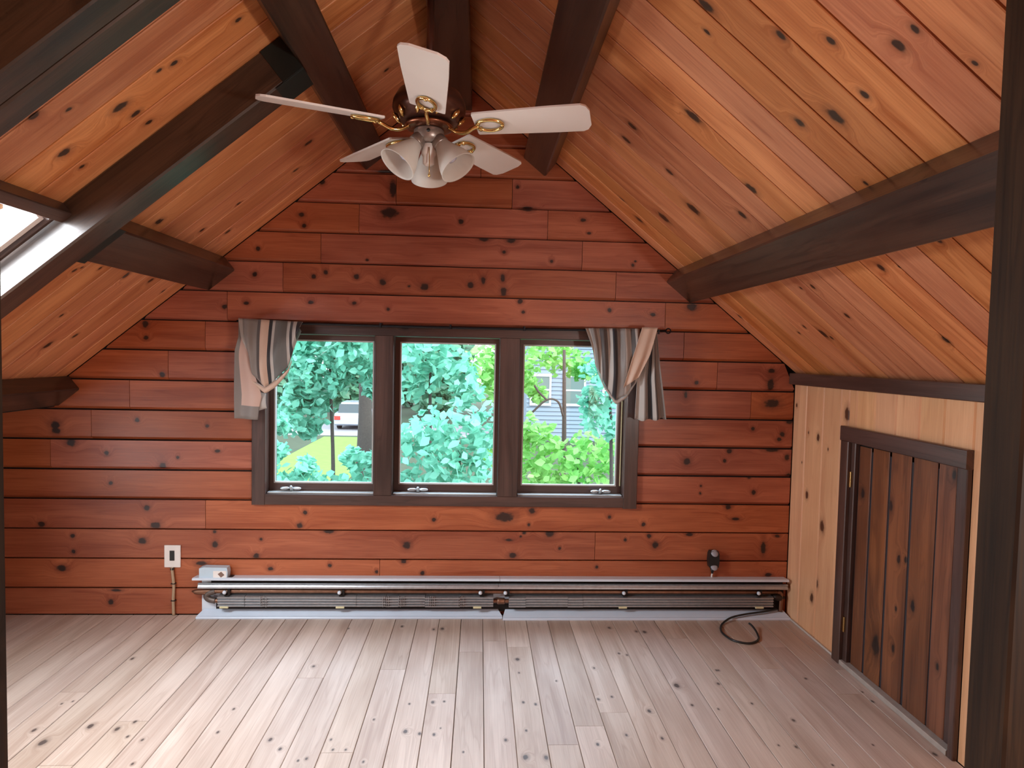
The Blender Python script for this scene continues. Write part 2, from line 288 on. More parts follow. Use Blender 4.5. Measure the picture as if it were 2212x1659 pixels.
K_FLOOR=[(-0.167,-0.485,0.0078,0.0051),(-1.023,-0.104,0.0116,0.0076),(-1.038,-0.052,0.0095,0.0062),(-1.044,-0.0,0.0082,0.0054),(-1.006,0.021,0.005,0.0033),(-0.834,-0.021,0.0098,0.0064),(-0.829,0.024,0.0067,0.0044),(-1.066,-0.57,0.0111,0.0073),(-1.118,-0.52,0.0087,0.0057),(-1.068,-0.359,0.0061,0.004),(-1.125,-0.34,0.0063,0.0041),(-1.126,-0.296,0.0063,0.0041),(-1.172,-0.416,0.0079,0.0052),(-1.182,-0.441,0.0057,0.0038),(-1.192,-0.224,0.0066,0.0043),(-1.146,0.108,0.0059,0.0038),(-0.948,-0.23,0.0062,0.0041),(-0.144,-0.225,0.011,0.0072),(-0.171,-0.022,0.0127,0.0083),(-0.178,-0.065,0.0089,0.0058),(-0.871,-0.77,0.0065,0.0043),(-0.844,-0.11,0.0059,0.0038),(-1.177,0.32,0.0142,0.0093),(-1.181,0.39,0.0118,0.0077),(-0.907,0.82,0.0116,0.0076),(-1.059,0.695,0.0078,0.0051),(-1.11,0.58,0.0091,0.006),(-0.721,0.987,0.0185,0.0121),(-1.08,0.82,0.0085,0.0056),(-0.162,0.818,0.0122,0.008),(-0.203,0.945,0.0102,0.0067),(-0.211,0.985,0.0139,0.0091),(-0.853,0.383,0.0086,0.0056),(-0.839,0.335,0.0076,0.005),(-1.081,0.256,0.0081,0.0053),(-0.803,0.695,0.0082,0.0054),(-0.821,0.637,0.0093,0.0061),(-0.868,1.002,0.0077,0.005),(-1.025,0.333,0.0067,0.0044),(-0.57,0.666,0.0075,0.0049),(-0.435,0.806,0.008,0.0052),(-0.452,0.84,0.0077,0.005),(-0.608,0.333,0.006,0.0039),(-0.678,0.486,0.0059,0.0038),(-0.595,1.213,0.0085,0.0055),(-0.47,-1.36,0.0109,0.0071),(-0.996,-1.417,0.0112,0.0074),(-1.068,-1.338,0.0176,0.0115),(-0.974,-1.235,0.0155,0.0101),(-0.95,-1.093,0.0091,0.006),(-1.039,-1.07,0.0079,0.0051),(-1.059,-1.01,0.0081,0.0053),(-0.993,-1.132,0.0128,0.0084),(-1.188,-0.974,0.0066,0.0043),(-1.018,-0.769,0.0077,0.005),(-0.871,-0.77,0.0074,0.0048),(-0.81,-1.4,0.0062,0.0041),(-0.826,-1.431,0.0062,0.004),(-0.595,1.205,0.0085,0.0055),(-0.86,1.247,0.0068,0.0045),(-0.976,1.357,0.0102,0.0066),(-0.78,1.751,0.0071,0.0046),(-0.851,1.749,0.0095,0.0062),(-1.187,1.757,0.0117,0.0077),(-1.238,1.36,0.0069,0.0045),(-1.128,1.226,0.0057,0.0037),(-1.138,1.285,0.0084,0.0055),(-0.897,1.097,0.0063,0.0041),(-1.132,1.57,0.0058,0.0038),(-0.709,1.169,0.0094,0.0062),(-0.669,1.568,0.0079,0.0052)]
JOINTS={0:[0.288,-0.301],1:[-0.485,0.474],2:[-0.675,0.656],3:[-0.863,0.836],4:[-1.138,1.101],5:[-1.247,1.205],6:[-1.429,1.389],7:[-1.619,1.576],8:[-1.807],9:[-2.007],11:[-1.246],12:[0.764],13:[-0.361]}
# ---------------------------------------------------------------- materials used
WALL_CORE = wood_core('wall_pine', (.23,.048,.020), (.48,.148,.070), (.012,.006,.005), rough=.40, knots=.07, vary=.20, figure=.7, knot_r=.05, coat=.1)
CEIL_CORE = wood_core('ceiling_pine', (.41,.120,.041), (.74,.315,.135), (.022,.008,.004), rough=.42, knots=.10, vary=.26, figure=.9, knot_r=.05, coat=.1)
KNEE_CORE = wood_core('knee_wall_pine', (.62,.31,.165), (.82,.49,.27), (.06,.018,.009), rough=.42, knots=.05, vary=.14, figure=.7, knot_r=.05, coat=.1)
FLOOR_CORE = wood_core('bare_floor_pine', (.40,.285,.22), (.63,.505,.42), (.075,.052,.045), rough=.5, knots=.12, vary=.14, figure=.9, knot_r=.035, coat=.05)
BEAM_CORE = wood_core('dark_stained_beam', (.011,.005,.003), (.066,.033,.020), (.004,.003,.003), rough=.42, knots=.25, vary=.10, knot_r=.08, coat=.5)
TRIM_CORE = wood_core('dark_stained_trim', (.034,.018,.014), (.095,.050,.039), (.006,.005,.006), rough=.38, knots=.10, vary=.15, knot_r=.06, coat=.3)
DOOR_CORE = wood_core('stained_door_pine', (.085,.028,.012), (.25,.090,.038), (.006,.004,.004), rough=.42, knots=.10, vary=.30, knot_r=.06, coat=.3)
POST_CORE = wood_core('dark_post_timber', (.010,.005,.003), (.050,.025,.012), (.004,.003,.003), rough=.62, knots=.2, vary=.10, knot_r=.08, spec=.15)
M_BEAM, M_TRIM, M_POST = wood(BEAM_CORE), wood(TRIM_CORE), wood(POST_CORE)
M_WALLPLAIN, M_FLOORPLAIN, M_CEILPLAIN, M_KNEEPLAIN = wood(WALL_CORE), wood(FLOOR_CORE), wood(CEIL_CORE), wood(KNEE_CORE)
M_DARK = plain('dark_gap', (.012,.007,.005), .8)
M_BLACKSTEEL = plain('black_green_hanger_steel', (.009,.014,.012), .5, .3)
M_WHITE = plain('white_enamel_blue_cast', (.66,.74,.82), .35, scale=12)  # blue cast of the window light mixed into the white
M_ALU = plain('bare_aluminium', (.52,.545,.57), .38, .85, .2, 60)
M_PALE = plain('pale_vinyl_strip', (.50,.50,.48), .4)
M_BRASS = plain('polished_brass', (.78,.55,.22), .16, 1.0, .1)
M_BLADE = plain('cream_fan_blade', (.80,.74,.69), .42, scale=8)
M_FANBODY = plain('antique_brown_metal', (.105,.042,.028), .33, .6, .2)
M_FANGREY = plain('grey_pewter_metal', (.30,.25,.22), .35, .6, .1)
M_BLACK = plain('black_plastic', (.012,.013,.013), .4)
M_RODM = plain('black_iron_rod', (.012,.011,.014), .5, .5)
M_COPPER = plain('dull_copper_pipe', (.26,.135,.085), .4, .8, .3, 40)
M_TAN = plain('tan_cord', (.42,.30,.19), .6)
M_PLATE = plain('white_switch_plate', (.80,.76,.72), .4)
M_YELLOW = plain('cream_felt_clip', (.70,.66,.40), .8)
M_STEELW = plain('bright_zinc_crank', (.60,.66,.68), .3, .6)
M_GLASS = glass('window_glass')
M_GREYWOOD = plain('grey_raw_wood', (.34,.29,.25), .7, noise=.2)
M_PUTTY = plain('pale_caulk_line', (.52,.47,.42), .7)

# ---------------------------------------------------------------- room shell
S, RZ = .807, 2.765
CS = math.hypot(1, S); cA, sA = 1/CS, S/CS
XK, YB = 1.809, -4.3
RO = (0,0,RZ)
RU, RN = (cA,0,-sA), (-sA,0,-cA)          # right slope: along, inward
LU, LN = (-cA,0,-sA), (sA,0,-cA)          # left slope
roofx = lambda z: (RZ-z)/S

def polyprisms(name, polys, y0, y1, mat, **k):
    V, Fc = [], []
    for P in polys:
        b = len(V); n = len(P)
        V += [(x, y0, z) for x, z in P]+[(x, y1, z) for x, z in P]
        Fc += [tuple(b+i for i in range(n)), tuple(b+n+i for i in reversed(range(n)))]
        Fc += [(b+i, b+n+i, b+n+(i+1) % n, b+(i+1) % n) for i in range(n)]
    return mk(name, V, Fc, mat, **k)
def boxes(name, L, mat, parent=None, **k):
    V, Fc = [], []
    for lo, hi in L:
        b = len(V)
        V += [(x, y, z) for z in (lo[2], hi[2]) for x, y in ((lo[0], lo[1]), (hi[0], lo[1]), (hi[0], hi[1]), (lo[0], hi[1]))]
        Fc += [tuple(b+i for i in f) for f in ((3,2,1,0), (4,5,6,7), (0,1,5,4), (1,2,6,5), (2,3,7,6), (3,0,4,7))]
    return mk(name, V, Fc, mat, parent, **k)

wall_back = polyprisms('wall_back', [
    [(-1.58,1.505),(1.58,1.505),(0,2.782)], [(-1.83,1.30),(-.97,1.30),(-.97,1.505),(-1.58,1.505)], [(.94,1.30),(1.83,1.30),(1.58,1.505),(.94,1.505)],
    [(-3.30,-.06),(-.97,-.06),(-.97,1.12),(-3.30,1.12)], [(-2.05,1.12),(-.97,1.12),(-.97,1.30),(-1.83,1.30)],
    [(.94,-.06),(1.93,-.06),(1.93,1.30),(.94,1.30)], [(-.97,-.06),(.94,-.06),(.94,.60),(-.97,.60)]], .0195, .15, M_DARK,
    kind='structure', label='gable end wall of horizontal red-brown pine boards around the triple window')
floor = boxes('floor', [((-3.30, YB, -.06), (1.93, .02, -.0205))], M_DARK, kind='structure', label='bare pale pine plank floor running towards the window wall')
ceiling = empty('ceiling', (0, -2, 2.6), kind='structure', label='steep knotty pine board ceiling of two slopes meeting at the ridge')
wall_right = boxes('wall_right', [((1.8285, YB, -.06), (1.93, .02, 1.30))], M_DARK, kind='structure', label='low knee wall of pale vertical pine boards under the right slope')
wall_left = boxes('wall_left', [((-3.30, YB, 0), (-3.20, .0, 1.10))], M_WALLPLAIN, kind='structure', label='dark end of the low recess under the left eave')
shade_wall = boxes('unseen_shade_wall', [((-3.199, -1.30, .001), (-2.48, -1.20, 1.058))], M_WALLPLAIN, kind='structure', label='unseen partition added to shade the left back corner')  # unseen, put in to keep lamp light off the left back corner
wall_rear = polyprisms('wall_rear', [[(-3.3,-.06),(1.93,-.06),(1.93,1.2),(0,2.75),(-1.93,1.2),(-1.93,1.12),(-3.3,1.12)]], YB-.1, YB, M_WALLPLAIN, kind='structure', label='dark wall of the room behind the two posts')
# roof deck outside the ceiling boards, open at the skylight
HY0, HY1, HU0, HU1 = -1.691, -1.163, 1.560, 2.32
def deck(name, O, U, N, quads):
    V, Fc = [], []
    O, U, N = map(np.array, (O, U, N)); Yv = np.array(Y)
    for u0, u1, v0, v1 in quads:
        b = len(V)
        for n in (-.019, -.16):
            for u, v in ((u0, v0), (u1, v0), (u1, v1), (u0, v1)): V.append(O+U*u+Yv*v+N*n)
        Fc += [tuple(b+i for i in f) for f in ((3,2,1,0), (4,5,6,7), (0,1,5,4), (1,2,6,5), (2,3,7,6), (3,0,4,7))]
    return mk(name, V, Fc, M_DARK, ceiling)
deck('roof_deck', RO, RU, RN, [(-.02, 2.50, YB-.1, .15)])
deck('roof_deck', RO, LU, LN, [(-.02, HU0, YB-.1, .15), (HU0, HU1, YB-.1, HY0), (HU0, HU1, HY1, .15), (HU1, 2.62, YB-.1, .15)])
boxes('recess_ceiling', [((-3.30, YB, 1.06), (-1.985, .0, 1.12))], M_DARK, ceiling)

# --- back wall boards
P = .1521
def board(k, xa, xb):
    zt, zb = 2.270-P*k, max(2.270-P*(k+1), .001)
    prof = [(zb, -.0185), (zb, -.014), (zb+.013, 0), (zt-.006, 0), (zt-.008, -.012), (zt-.008, -.0185)]
    if k >= 11: prof = [(zb, -.0185), (zb, -.005), (zb+.004, 0), (zt-.004, 0), (zt-.005, -.009), (zt-.005, -.0185)]
    fa = lambda v, n: max(xa, -roofx(v)+.004) if zt > 1.16 else xa
    fb = lambda v, n: min(xb, roofx(v)-.004)
    if fa(zb, 0) > xb-.01 or fb(zb, 0) < xa+.01: return
    kn = pick(K_WALL, xa, xb, zb, zt)
    prism('board', prof, (0,0,0), X, Z, (0,-1,0), fa, fb, wood(WALL_CORE, kn) if kn else M_WALLPLAIN, wall_back)
for k in range(-3, 15):
    xl = -3.20 if k >= 8 else -2.3
    cuts = sorted(JOINTS.get(k, [random.uniform(-.2, .3)] if k < 0 else []))
    spans = []
    e = [xl]+cuts+[XK-.001]
    for a, b in zip(e, e[1:]):
        a, b = a+.0012, b-.0012
        if 5 <= k <= 10:
            if a < -.98: spans.append((a, min(b, -.982)))
            if b > .955: spans.append((max(a, .957), b))
        else: spans.append((a, b))
    for a, b in spans:
        if b-a > .02: board(k, a, b)

# --- ceiling boards
edges = [-.0015]+[-.107-.132*i for i in range(0, 32)]
def ceil_board(O, U, N, y1, y0, u0, u1, core, plainm, K):
    prof = [(y0+.0028, -.0185), (y0+.0028, -.002), (y0+.0048, 0), (y1-.0048, 0), (y1-.0028, -.002), (y1-.0028, -.0185)]
    kn = [(a, b, c, d) for a, b, c, d in K if u0-.01 <= a <= u1+.01 and y0-.004 <= b <= y1+.004]
    prism('plank', prof, O, U, Y, N, u0, u1, wood(core, kn) if kn else plainm, ceiling)
for y1, y0 in zip(edges, edges[1:]):
    if y0 < YB: y0 = YB
    if y1 <= YB+.02: break
    ceil_board(RO, RU, RN, y1, y0, .004, (XK+.012)*CS, CEIL_CORE, M_CEILPLAIN, K_CEIL_R)
    if HY0-.01 < (y0+y1)/2 < HY1+.01:
        ceil_board(RO, LU, LN, y1, y0, .004, HU0, CEIL_CORE, M_CEILPLAIN, K_CEIL_L)
        ceil_board(RO, LU, LN, y1, y0, HU1, 2.53, CEIL_CORE, M_CEILPLAIN, K_CEIL_L)
    else:
        ceil_board(RO, LU, LN, y1, y0, .004, 2.53, CEIL_CORE, M_CEILPLAIN, K_CEIL_L)

# --- floor boards
fx = [.068+.1115*i for i in range(-30, 16)]
fx = [x for x in fx if -3.2 < x < XK-.03]+[XK-.002]
fx = [-3.199]+fx
for i, (a, b) in enumerate(zip(fx, fx[1:])):
    r = random.Random(i*13+5); cuts = [YB]; y = YB+r.uniform(.5, 2.6)
    while y < -.25:
        cuts.append(y); y += r.uniform(1.2, 2.6)
    cuts.append(-.002)
    g = r.choice([.0012, .0018, .003])
    for c0, c1 in zip(cuts, cuts[1:]):
        kn = [(u, v, p, q) for u, v, p, q in K_FLOOR if c0-.01 <= u <= c1+.01 and a-.003 <= v <= b+.003]
        prism('floorboard', [(a+g/2, -.02), (a+g/2, -.002), (a+g/2+.0015, 0), (b-g/2-.0015, 0), (b-g/2, -.002), (b-g/2, -.02)], (0,0,0), Y, X, Z, c0+.0008, c1-.0008,
              wood(FLOOR_CORE, kn) if kn else M_FLOORPLAIN, floor)

# --- knee wall boards
ke = [-.0005,-.129,-.29,-.437,-.557,-.686,-.821,-.957,-1.083,-1.222,-1.352,-1.485,-1.62,-1.755,-1.89,-2.02,-2.155,-2.29,-2.42]
for a, b in zip(ke, ke[1:]):
    for (y1, y0, z0, z1) in ([(a, b, .001, 1.272)] if b > -.49 or a < -1.22 else
                             ([(a, -.50, .001, 1.272), (-.50, b, 1.04, 1.272)] if a > -.49 else [(a, b, 1.04, 1.272)])):
        kn = [(u, v, p, q) for u, v, p, q in K_KNEE if z0 <= u <= z1 and y0-.003 <= v <= y1+.003]
        prism('plank', [(y0+.001, -.019), (y0+.001, -.006), (y0+.006, 0), (y1-.006, 0), (y1-.001, -.006), (y1-.001, -.019)], (XK,0,0), Z, Y, (-1,0,0), z0, z1,
              wood(KNEE_CORE, kn) if kn else M_KNEEPLAIN, wall_right)
bar('trim_1', (1.778, -2.42, 1.244), (1.808, -.001, 1.304), 'y', M_TRIM, kind='structure', label='dark trim board between the knee wall and the right slope')

# --- posts of the opening the photograph is taken through
def post(xa, xb, label):
    p = empty('post', ((xa+xb)/2, -2.29, 0), label=label, cat='post')
    prism('shaft', cham(xa, xb, -2.33, -2.25, .004), (0,0,0), Z, X, Y, .001, lambda v, n: RZ-S*abs(v)-.004, M_POST, p)
    return p
post(.974, 1.13, 'dark brown square timber post at the right edge, before the knee wall')
post(-.75, -.588, 'near-black timber post at the far left edge of the view')

# --- beams
def slope_bar(name, O, U, N, u0, u1, v0, v1, n0, n1, mat, parent=None, along='y', c=.006, **k):
    if along == 'y': return prism(name, cham(u0, u1, n0, n1, c), O, Y, U, N, v0, v1, mat, parent, **k)
    return prism(name, cham(v0, v1, n0, n1, c), O, U, Y, N, u0, u1, mat, parent, **k)
def beam(name, label, **k):
    return empty(name, k.pop('loc'), label=label, cat='beam', group='dark stained roof beams', **k)
G0 = .0008
def purlin(label, O, U, N, u0, u1, y0, y1, n1):
    c = Vector(O)+Vector(U)*(u0+u1)/2+Vector(N)*n1; c.y = (y0+y1)/2
    return slope_bar('purlin', O, U, N, u0, u1, y0, y1, G0, n1, M_BEAM, label=label, cat='beam', group='dark stained roof beams')
bar('ridge_beam', (-.075, YB, 2.60), (.075, -.0005, 2.695), 'y', M_BEAM, label='dark ridge beam at the peak of the ceiling above the fan', cat='beam', group='dark stained roof beams')
purlin('upper dark beam on the right slope beside the ridge', RO, RU, RN, .509, .656, YB, -.0005, .09)
purlin('upper dark beam on the left slope with the rafter hung from it', RO, LU, LN, .520, .656, YB, -.0005, .09)
purlin('long dark beam crossing the right slope halfway down', RO, RU, RN, 1.484, 1.655, -2.248, -.0005, .088)
purlin('dark eave beam low on the left over the recess', RO, LU, LN, 2.462, 2.60, YB, -.0005, .088)
bl = purlin('short dark beam on the left slope between gable wall and rafter', RO, LU, LN, 1.484, 1.655, -1.079, -.0005, .088)
slope_bar('hanger', RO, LU, LN, 1.478, 1.661, -1.079, -.985, .0885, .0915, M_BLACKSTEEL, bl, c=.0005, label='black-green steel hanger')
slope_bar('hanger', RO, LU, LN, 1.4805, 1.4835, -1.079, -1.02, .004, .0885, M_BLACKSTEEL, bl, c=.0005, label='black-green steel hanger')
r1 = slope_bar('rafter', RO, LU, LN, .657, 2.461, -1.19, -1.08, G0, .12, M_BEAM, along='u', label='dark rafter down the left slope between skylight and short beam', cat='beam', group='dark stained roof beams')
slope_bar('hanger', RO, LU, LN, .657, .765, -1.194, -1.076, .1205, .124, M_BLACKSTEEL, r1, along='u', c=.0005, label='black steel hanger')
slope_bar('hanger', RO, LU, LN, .657, .735, -1.194, -1.1905, .004, .1205, M_BLACKSTEEL, r1, along='u', c=.0005, label='black steel hanger')
r2 = empty('rafter', (-1.2, -1.81, 1.8), label='doubled dark rafter crossing the top left corner', cat='beam', group='dark stained roof beams')
slope_bar('ply', RO, LU, LN, .657, 2.461, -1.806, -1.735, G0, .12, M_BEAM, r2, along='u', c=.004)
slope_bar('ply', RO, LU, LN, .657, 2.461, -1.880, -1.808, G0, .118, M_BEAM, r2, along='u', c=.004)

# --- skylight between the two rafters
w2 = empty('window_2', (-1.5, -1.43, 1.6), kind='structure', label='skylight in the left slope between the two rafters')
slope_bar('header', RO, LU, LN, 1.512, 1.556, -1.734, -1.191, G0, .050, M_TRIM, w2, c=.003)
slope_bar('frame_stile', RO, LU, LN, 1.557, 2.36, -1.224, -1.206, G0, .040, M_TRIM, w2, along='u', c=.003)
slope_bar('frame_stile', RO, LU, LN, 1.557, 2.36, -1.734, -1.700, G0, .050, M_TRIM, w2, along='u', c=.003)
slope_bar('frame_rail', RO, LU, LN, 2.325, 2.36, -1.699, -1.226, G0, .040, M_TRIM, w2, c=.003)
sa = slope_bar('sash', RO, LU, LN, 1.575, 2.32, -1.254, -1.226, .004, .030, M_PLATE, w2, along='u', c=.003, label='white sash strip')
slope_bar('sash', RO, LU, LN, 1.575, 2.32, -1.698, -1.660, .004, .038, M_PLATE, w2, along='u', c=.003, label='white sash strip')
M_CURB = plain('pale_blue_curb', (.62,.70,.76), .5)
for u0, u1, v0, v1 in ((HU0+.0005, HU0+.010, HY0+.001, HY1-.001), (HU0+.0105, HU1-.001, HY1-.010, HY1-.0005), (HU0+.0105, HU1-.001, HY0+.0005, HY0+.010)):
    slope_bar('curb', RO, LU, LN, u0, u1, v0, v1, -.158, -.002, M_CURB, w2, c=.001, label='pale curb lining of the skylight')
slope_bar('pane', RO, LU, LN, 1.558, 2.324, -1.659, -1.255, .012, .016, M_GLASS, w2, along='u', c=.0005)
# ---------------------------------------------------------------- triple window
w1 = empty('window_1', (-.02, .04, 1.04), kind='structure', label='triple casement window in dark stained frame in the gable wall')
ZB, ZT = .578, 1.508
bar('casing', (-1.009, -.022, ZB), (-.942, -.0005, ZT), 'z', M_TRIM, w1)
bar('casing', (.903, -.022, ZB-.004), (.975, -.0005, ZT), 'z', M_TRIM, w1)
bar('casing', (-.9415, -.021, 1.452), (.9025, -.0005, ZT), 'x', M_TRIM, w1)
bar('casing', (-.9415, -.021, ZB), (.9025, -.0005, .632), 'x', M_TRIM, w1)
bar('mullion', (-.396, -.020, .6325), (-.303, .148, 1.4515), 'z', M_TRIM, w1)
bar('mullion', (.241, -.020, .6325), (.345, .148, 1.4515), 'z', M_TRIM, w1)
bar('jamb', (-.9695, 0, .602), (-.943, .148, 1.4515), 'z', M_TRIM, w1)
bar('jamb', (.904, 0, .602), (.9395, .148, 1.4515), 'z', M_TRIM, w1)
bar('jamb', (-.9695, 0, 1.452), (.9395, .148, 1.504), 'x', M_TRIM, w1)
bar('sill', (-.942, .0, .602), (.903, .148, .6315), 'x', M_TRIM, w1)
for i, (xa, xb, cx) in enumerate([(-.9425, -.3965, -.825), (-.3025, .2405, -.173), (.3455, .9035, .790)]):
    s = empty('sash', ((xa+xb)/2, .075, 1.04)); s.parent = w1; s.location = Vector(((xa+xb)/2, .075, 1.04))-Vector(w1.location)
    st = .022 if i != 1 else .026
    e = .0005
    boxes('sash_frame', [((xa+e, .055, .634), (xa+st, .1, 1.45)), ((xb-st+(.008 if i < 2 else -.004), .055, .634), (xb-e, .1, 1.45)),
                         ((xa+st, .055, .634), (xb-st+(.008 if i < 2 else -.004), .1, .676)), ((xa+st, .055, 1.424), (xb-st+(.008 if i < 2 else -.004), .1, 1.45))], M_TRIM, s)
    ga, gb = xa+st, xb-st+(.008 if i < 2 else -.004)
    q = .007
    boxes('glazing_bead', [((ga, .052, .6765), (ga+q, .07, 1.4235)), ((gb-q, .052, .6765), (gb, .07, 1.4235)), ((ga+q, .052, .6765), (gb-q, .07, .6765+q)), ((ga+q, .052, 1.4235-q), (gb-q, .07, 1.4235))], M_PALE, s, label='pale glazing bead')
    bar('pane', (ga+.0005, .0715, .677), (gb-.0005, .0755, 1.423), 'z', M_GLASS, s, c=.0002)
    bar('track', (xa+.004, .004, .632), (xb-.004, .050, .6385), 'x', M_PALE, w1, c=.001, label='pale sill track')
    cr = empty('crank', (0,0,0)); cr.parent = w1; cr.location = Vector((cx, .03, .654))-Vector(w1.location)
    for sg in (-1, 1):
        lathe('wing', [(.001, 0), (.005, .004), (.0075, .016), (.007, .036), (.004, .046), (.001, .048)], (cx+sg*.006, .027, .655), M_STEELW, cr, axis=(sg, -.15, .0), seg=12)
    lathe('hub', [(.009, -.016), (.009, 0), (.006, .012), (.002, .014)], (cx, .03, .656), M_STEELW, cr, axis=(0, -.6, .8), seg=12)
bar('weather_strip', (.8955, .045, .68), (.9005, .0545, 1.42), 'z', M_YELLOW, w1, c=.001, label='cream weather strip')

# ---------------------------------------------------------------- curtain rod and curtains
rod = empty('curtain_rod', (.0, -.075, 1.5), label='thin black curtain rod across the top of the triple window', cat='curtain rod')
tube('rod', [(-1.062, -.075, 1.506), (-.4, -.075, 1.499), (.3, -.075, 1.499), (1.085, -.075, 1.507)], .0062, M_RODM, rod)
for x in (-1.0, -.36, -.012, .36, 1.045):
    boxes('bracket', [((x-.004, -.072, 1.506), (x+.004, -.0225 if abs(x) < .97 else -.001, 1.513)), ((x-.006, -.083, 1.490), (x+.006, -.067, 1.4935)), ((x-.004, -.087, 1.492), (x+.004, -.0825, 1.512))], M_RODM, rod)
tube('finial', [(1.085+.012*math.cos(a)+.012, -.075, 1.507+.012*math.sin(a)) for a in np.linspace(0, 2*math.pi, 9)[:-1]], .0035, M_RODM, rod, closed=True, n=4)

def stripes(name, stops, across=4.0, along=False):
    m, nt, b = nodes(name)
    uv = nt.nodes.new('ShaderNodeUVMap'); sp = nt.nodes.new('ShaderNodeSeparateXYZ'); nt.links.new(uv.outputs[0], sp.inputs[0])
    a = nt.nodes.new('ShaderNodeMath'); a.operation = 'MULTIPLY'; a.inputs[1].default_value = across; nt.links.new(sp.outputs[1 if along else 0], a.inputs[0])
    f = nt.nodes.new('ShaderNodeMath'); f.operation = 'FRACT'; nt.links.new(a.outputs[0], f.inputs[0])
    cr = nt.nodes.new('ShaderNodeValToRGB'); cr.color_ramp.interpolation = 'CONSTANT'
    els = cr.color_ramp.elements
    while len(els) < len(stops): els.new(.5)
    for e, (p, c) in zip(els, stops): e.position = p; e.color = (*c, 1)
    nt.links.new(f.outputs[0], cr.inputs[0]); nt.links.new(cr.outputs[0], b.inputs['Base Color'])
    b.inputs['Roughness'].default_value = .5; b.inputs['Sheen Weight'].default_value = .3
    return m
GREY, LGREY, DARKC, BLUEB, CREAM = (.24,.22,.205), (.46,.44,.41), (.085,.075,.072), (.020,.023,.030), (.62,.46,.36)
M_SWAG_R = stripes('striped_satin_right', [(0, LGREY), (.07, GREY), (.17, LGREY), (.22, DARKC), (.34, LGREY), (.42, BLUEB), (.50, GREY), (.62, LGREY), (.72, DARKC), (.78, LGREY), (.86, BLUEB), (.93, LGREY)], 1.0)
M_SWAG_L = stripes('striped_satin_left', [(0, LGREY), (.05, GREY), (.30, DARKC), (.36, CREAM), (.48, BLUEB), (.53, LGREY), (.58, (.12,.125,.12)), (.76, LGREY), (.81, BLUEB), (.87, LGREY), (.93, BLUEB)], 1.0)
M_TAIL_R = stripes('striped_satin_tail', [(0, LGREY), (.28, GREY), (.42, BLUEB), (.58, LGREY), (.68, DARKC), (.75, GREY)], 1.0)
M_CREAM = plain('cream_satin', CREAM, .5, noise=.08, scale=18)
M_LGREY = plain('light_grey_satin', LGREY, .5, noise=.08, scale=18)
M_GREYC = plain('grey_satin', GREY, .5, noise=.1, scale=18)
def poly(P, u):
    P = np.array(P, float); d = np.r_[0, np.cumsum(np.linalg.norm(np.diff(P, axis=0), axis=1))]; d /= d[-1]
    return np.array([np.interp(u, d, P[:, i]) for i in range(2)])
def at_u(knots, P, u): return np.array([np.interp(u, knots, [p[i] for p in P]) for i in range(2)])
def swag(parent, T, Bk, B, mat, folds, amp, ybase=-.106, nr=22, nc=72, name='swag'):
    rows = []
    for i in range(nr):
        t = i/(nr-1); row = []
        for j in range(nc):
            u = j/(nc-1)
            a = np.array(T[0])*(1-u)+np.array(T[1])*u; b = at_u(Bk, B, u)
            p = a*(1-t)+b*t
            y = ybase-.035*math.sin(math.pi*min(1, t*.9))+amp*math.sin(2*math.pi*folds*u+.6*math.sin(5*u))*(1-.55*t)+.006*math.sin(9*t+11*u)*t
            row.append((p[0], y, p[1]))
        rows.append(row)
    return grid(name, rows, mat, parent)
def panel(parent, name, L, Rr, mat, y, folds, amp, nr=26, nc=30, wave=.0, phase=0, **k):
    """cloth between a left and a right edge polyline (x,z), top to bottom"""
    rows = []
    for i in range(nr):
        t = i/(nr-1); a, b = poly(L, t), poly(Rr, t); row = []
        for j in range(nc):
            u = j/(nc-1); p = a*(1-u)+b*u
            row.append((p[0], y-.012*math.sin(math.pi*t)+amp*(.35+.65*t)*math.sin(2*math.pi*folds*u+phase), p[1]+wave*math.sin(2*math.pi*folds*u+1)*t))
        rows.append(row)
    return grid(name, rows, mat, parent, **k)
def hem(parent, name, P, w0, mat, y):
    rows = []
    for i in range(4):
        t = i/3; rows.append([(p[0], y-.006*math.sin(math.pi*t), p[1]-w0*t*(.25+.75*math.sin(math.pi*min(1, max(0, u))))) for u in np.linspace(0, 1, 30) for p in [poly(P, u)]])
    return grid(name, rows, mat, parent)
cR = empty('curtain', (.88, -.09, 1.5), label='grey striped scarf curtain swagged over the right end of the rod', cat='curtain', group='scarf curtains on the window rod')
RB = [(.716,1.345), (.735,1.295), (.768,1.228), (.83,1.147), (.882,1.183), (.932,1.262), (.975,1.40)]
swag(cR, [(.666,1.510), (.985,1.514)], [0, .12, .28, .5, .66, .82, 1], RB, M_SWAG_R, 6, .012)
hem(cR, 'hem', RB, .022, M_LGREY, -.109)
panel(cR, 'sash_fold', [(.945,1.519), (.895,1.36), (.858,1.215)], [(1.024,1.519), (.985,1.38), (.934,1.268)], M_CREAM, -.142, 1.5, .006, label='peach lining turned outwards')
panel(cR, 'tail', [(.985,1.515), (.955,1.36), (.934,1.262), (.931,1.050)], [(1.030,1.510), (1.050,1.33), (1.094,1.058)], M_TAIL_R, -.100, 2.5, .014, wave=.006)
cL = empty('curtain', (-.9, -.09, 1.5), label='grey striped scarf curtain swagged over the left end of the rod', cat='curtain', group='scarf curtains on the window rod')
LB = [(-.990,1.345), (-.968,1.245), (-.913,1.185), (-.861,1.222), (-.800,1.282), (-.772,1.372), (-.740,1.462)]
swag(cL, [(-1.043,1.518), (-.735,1.508)], [0, .2, .42, .6, .76, .88, 1], LB, M_SWAG_L, 4.2, .011, ybase=-.106)
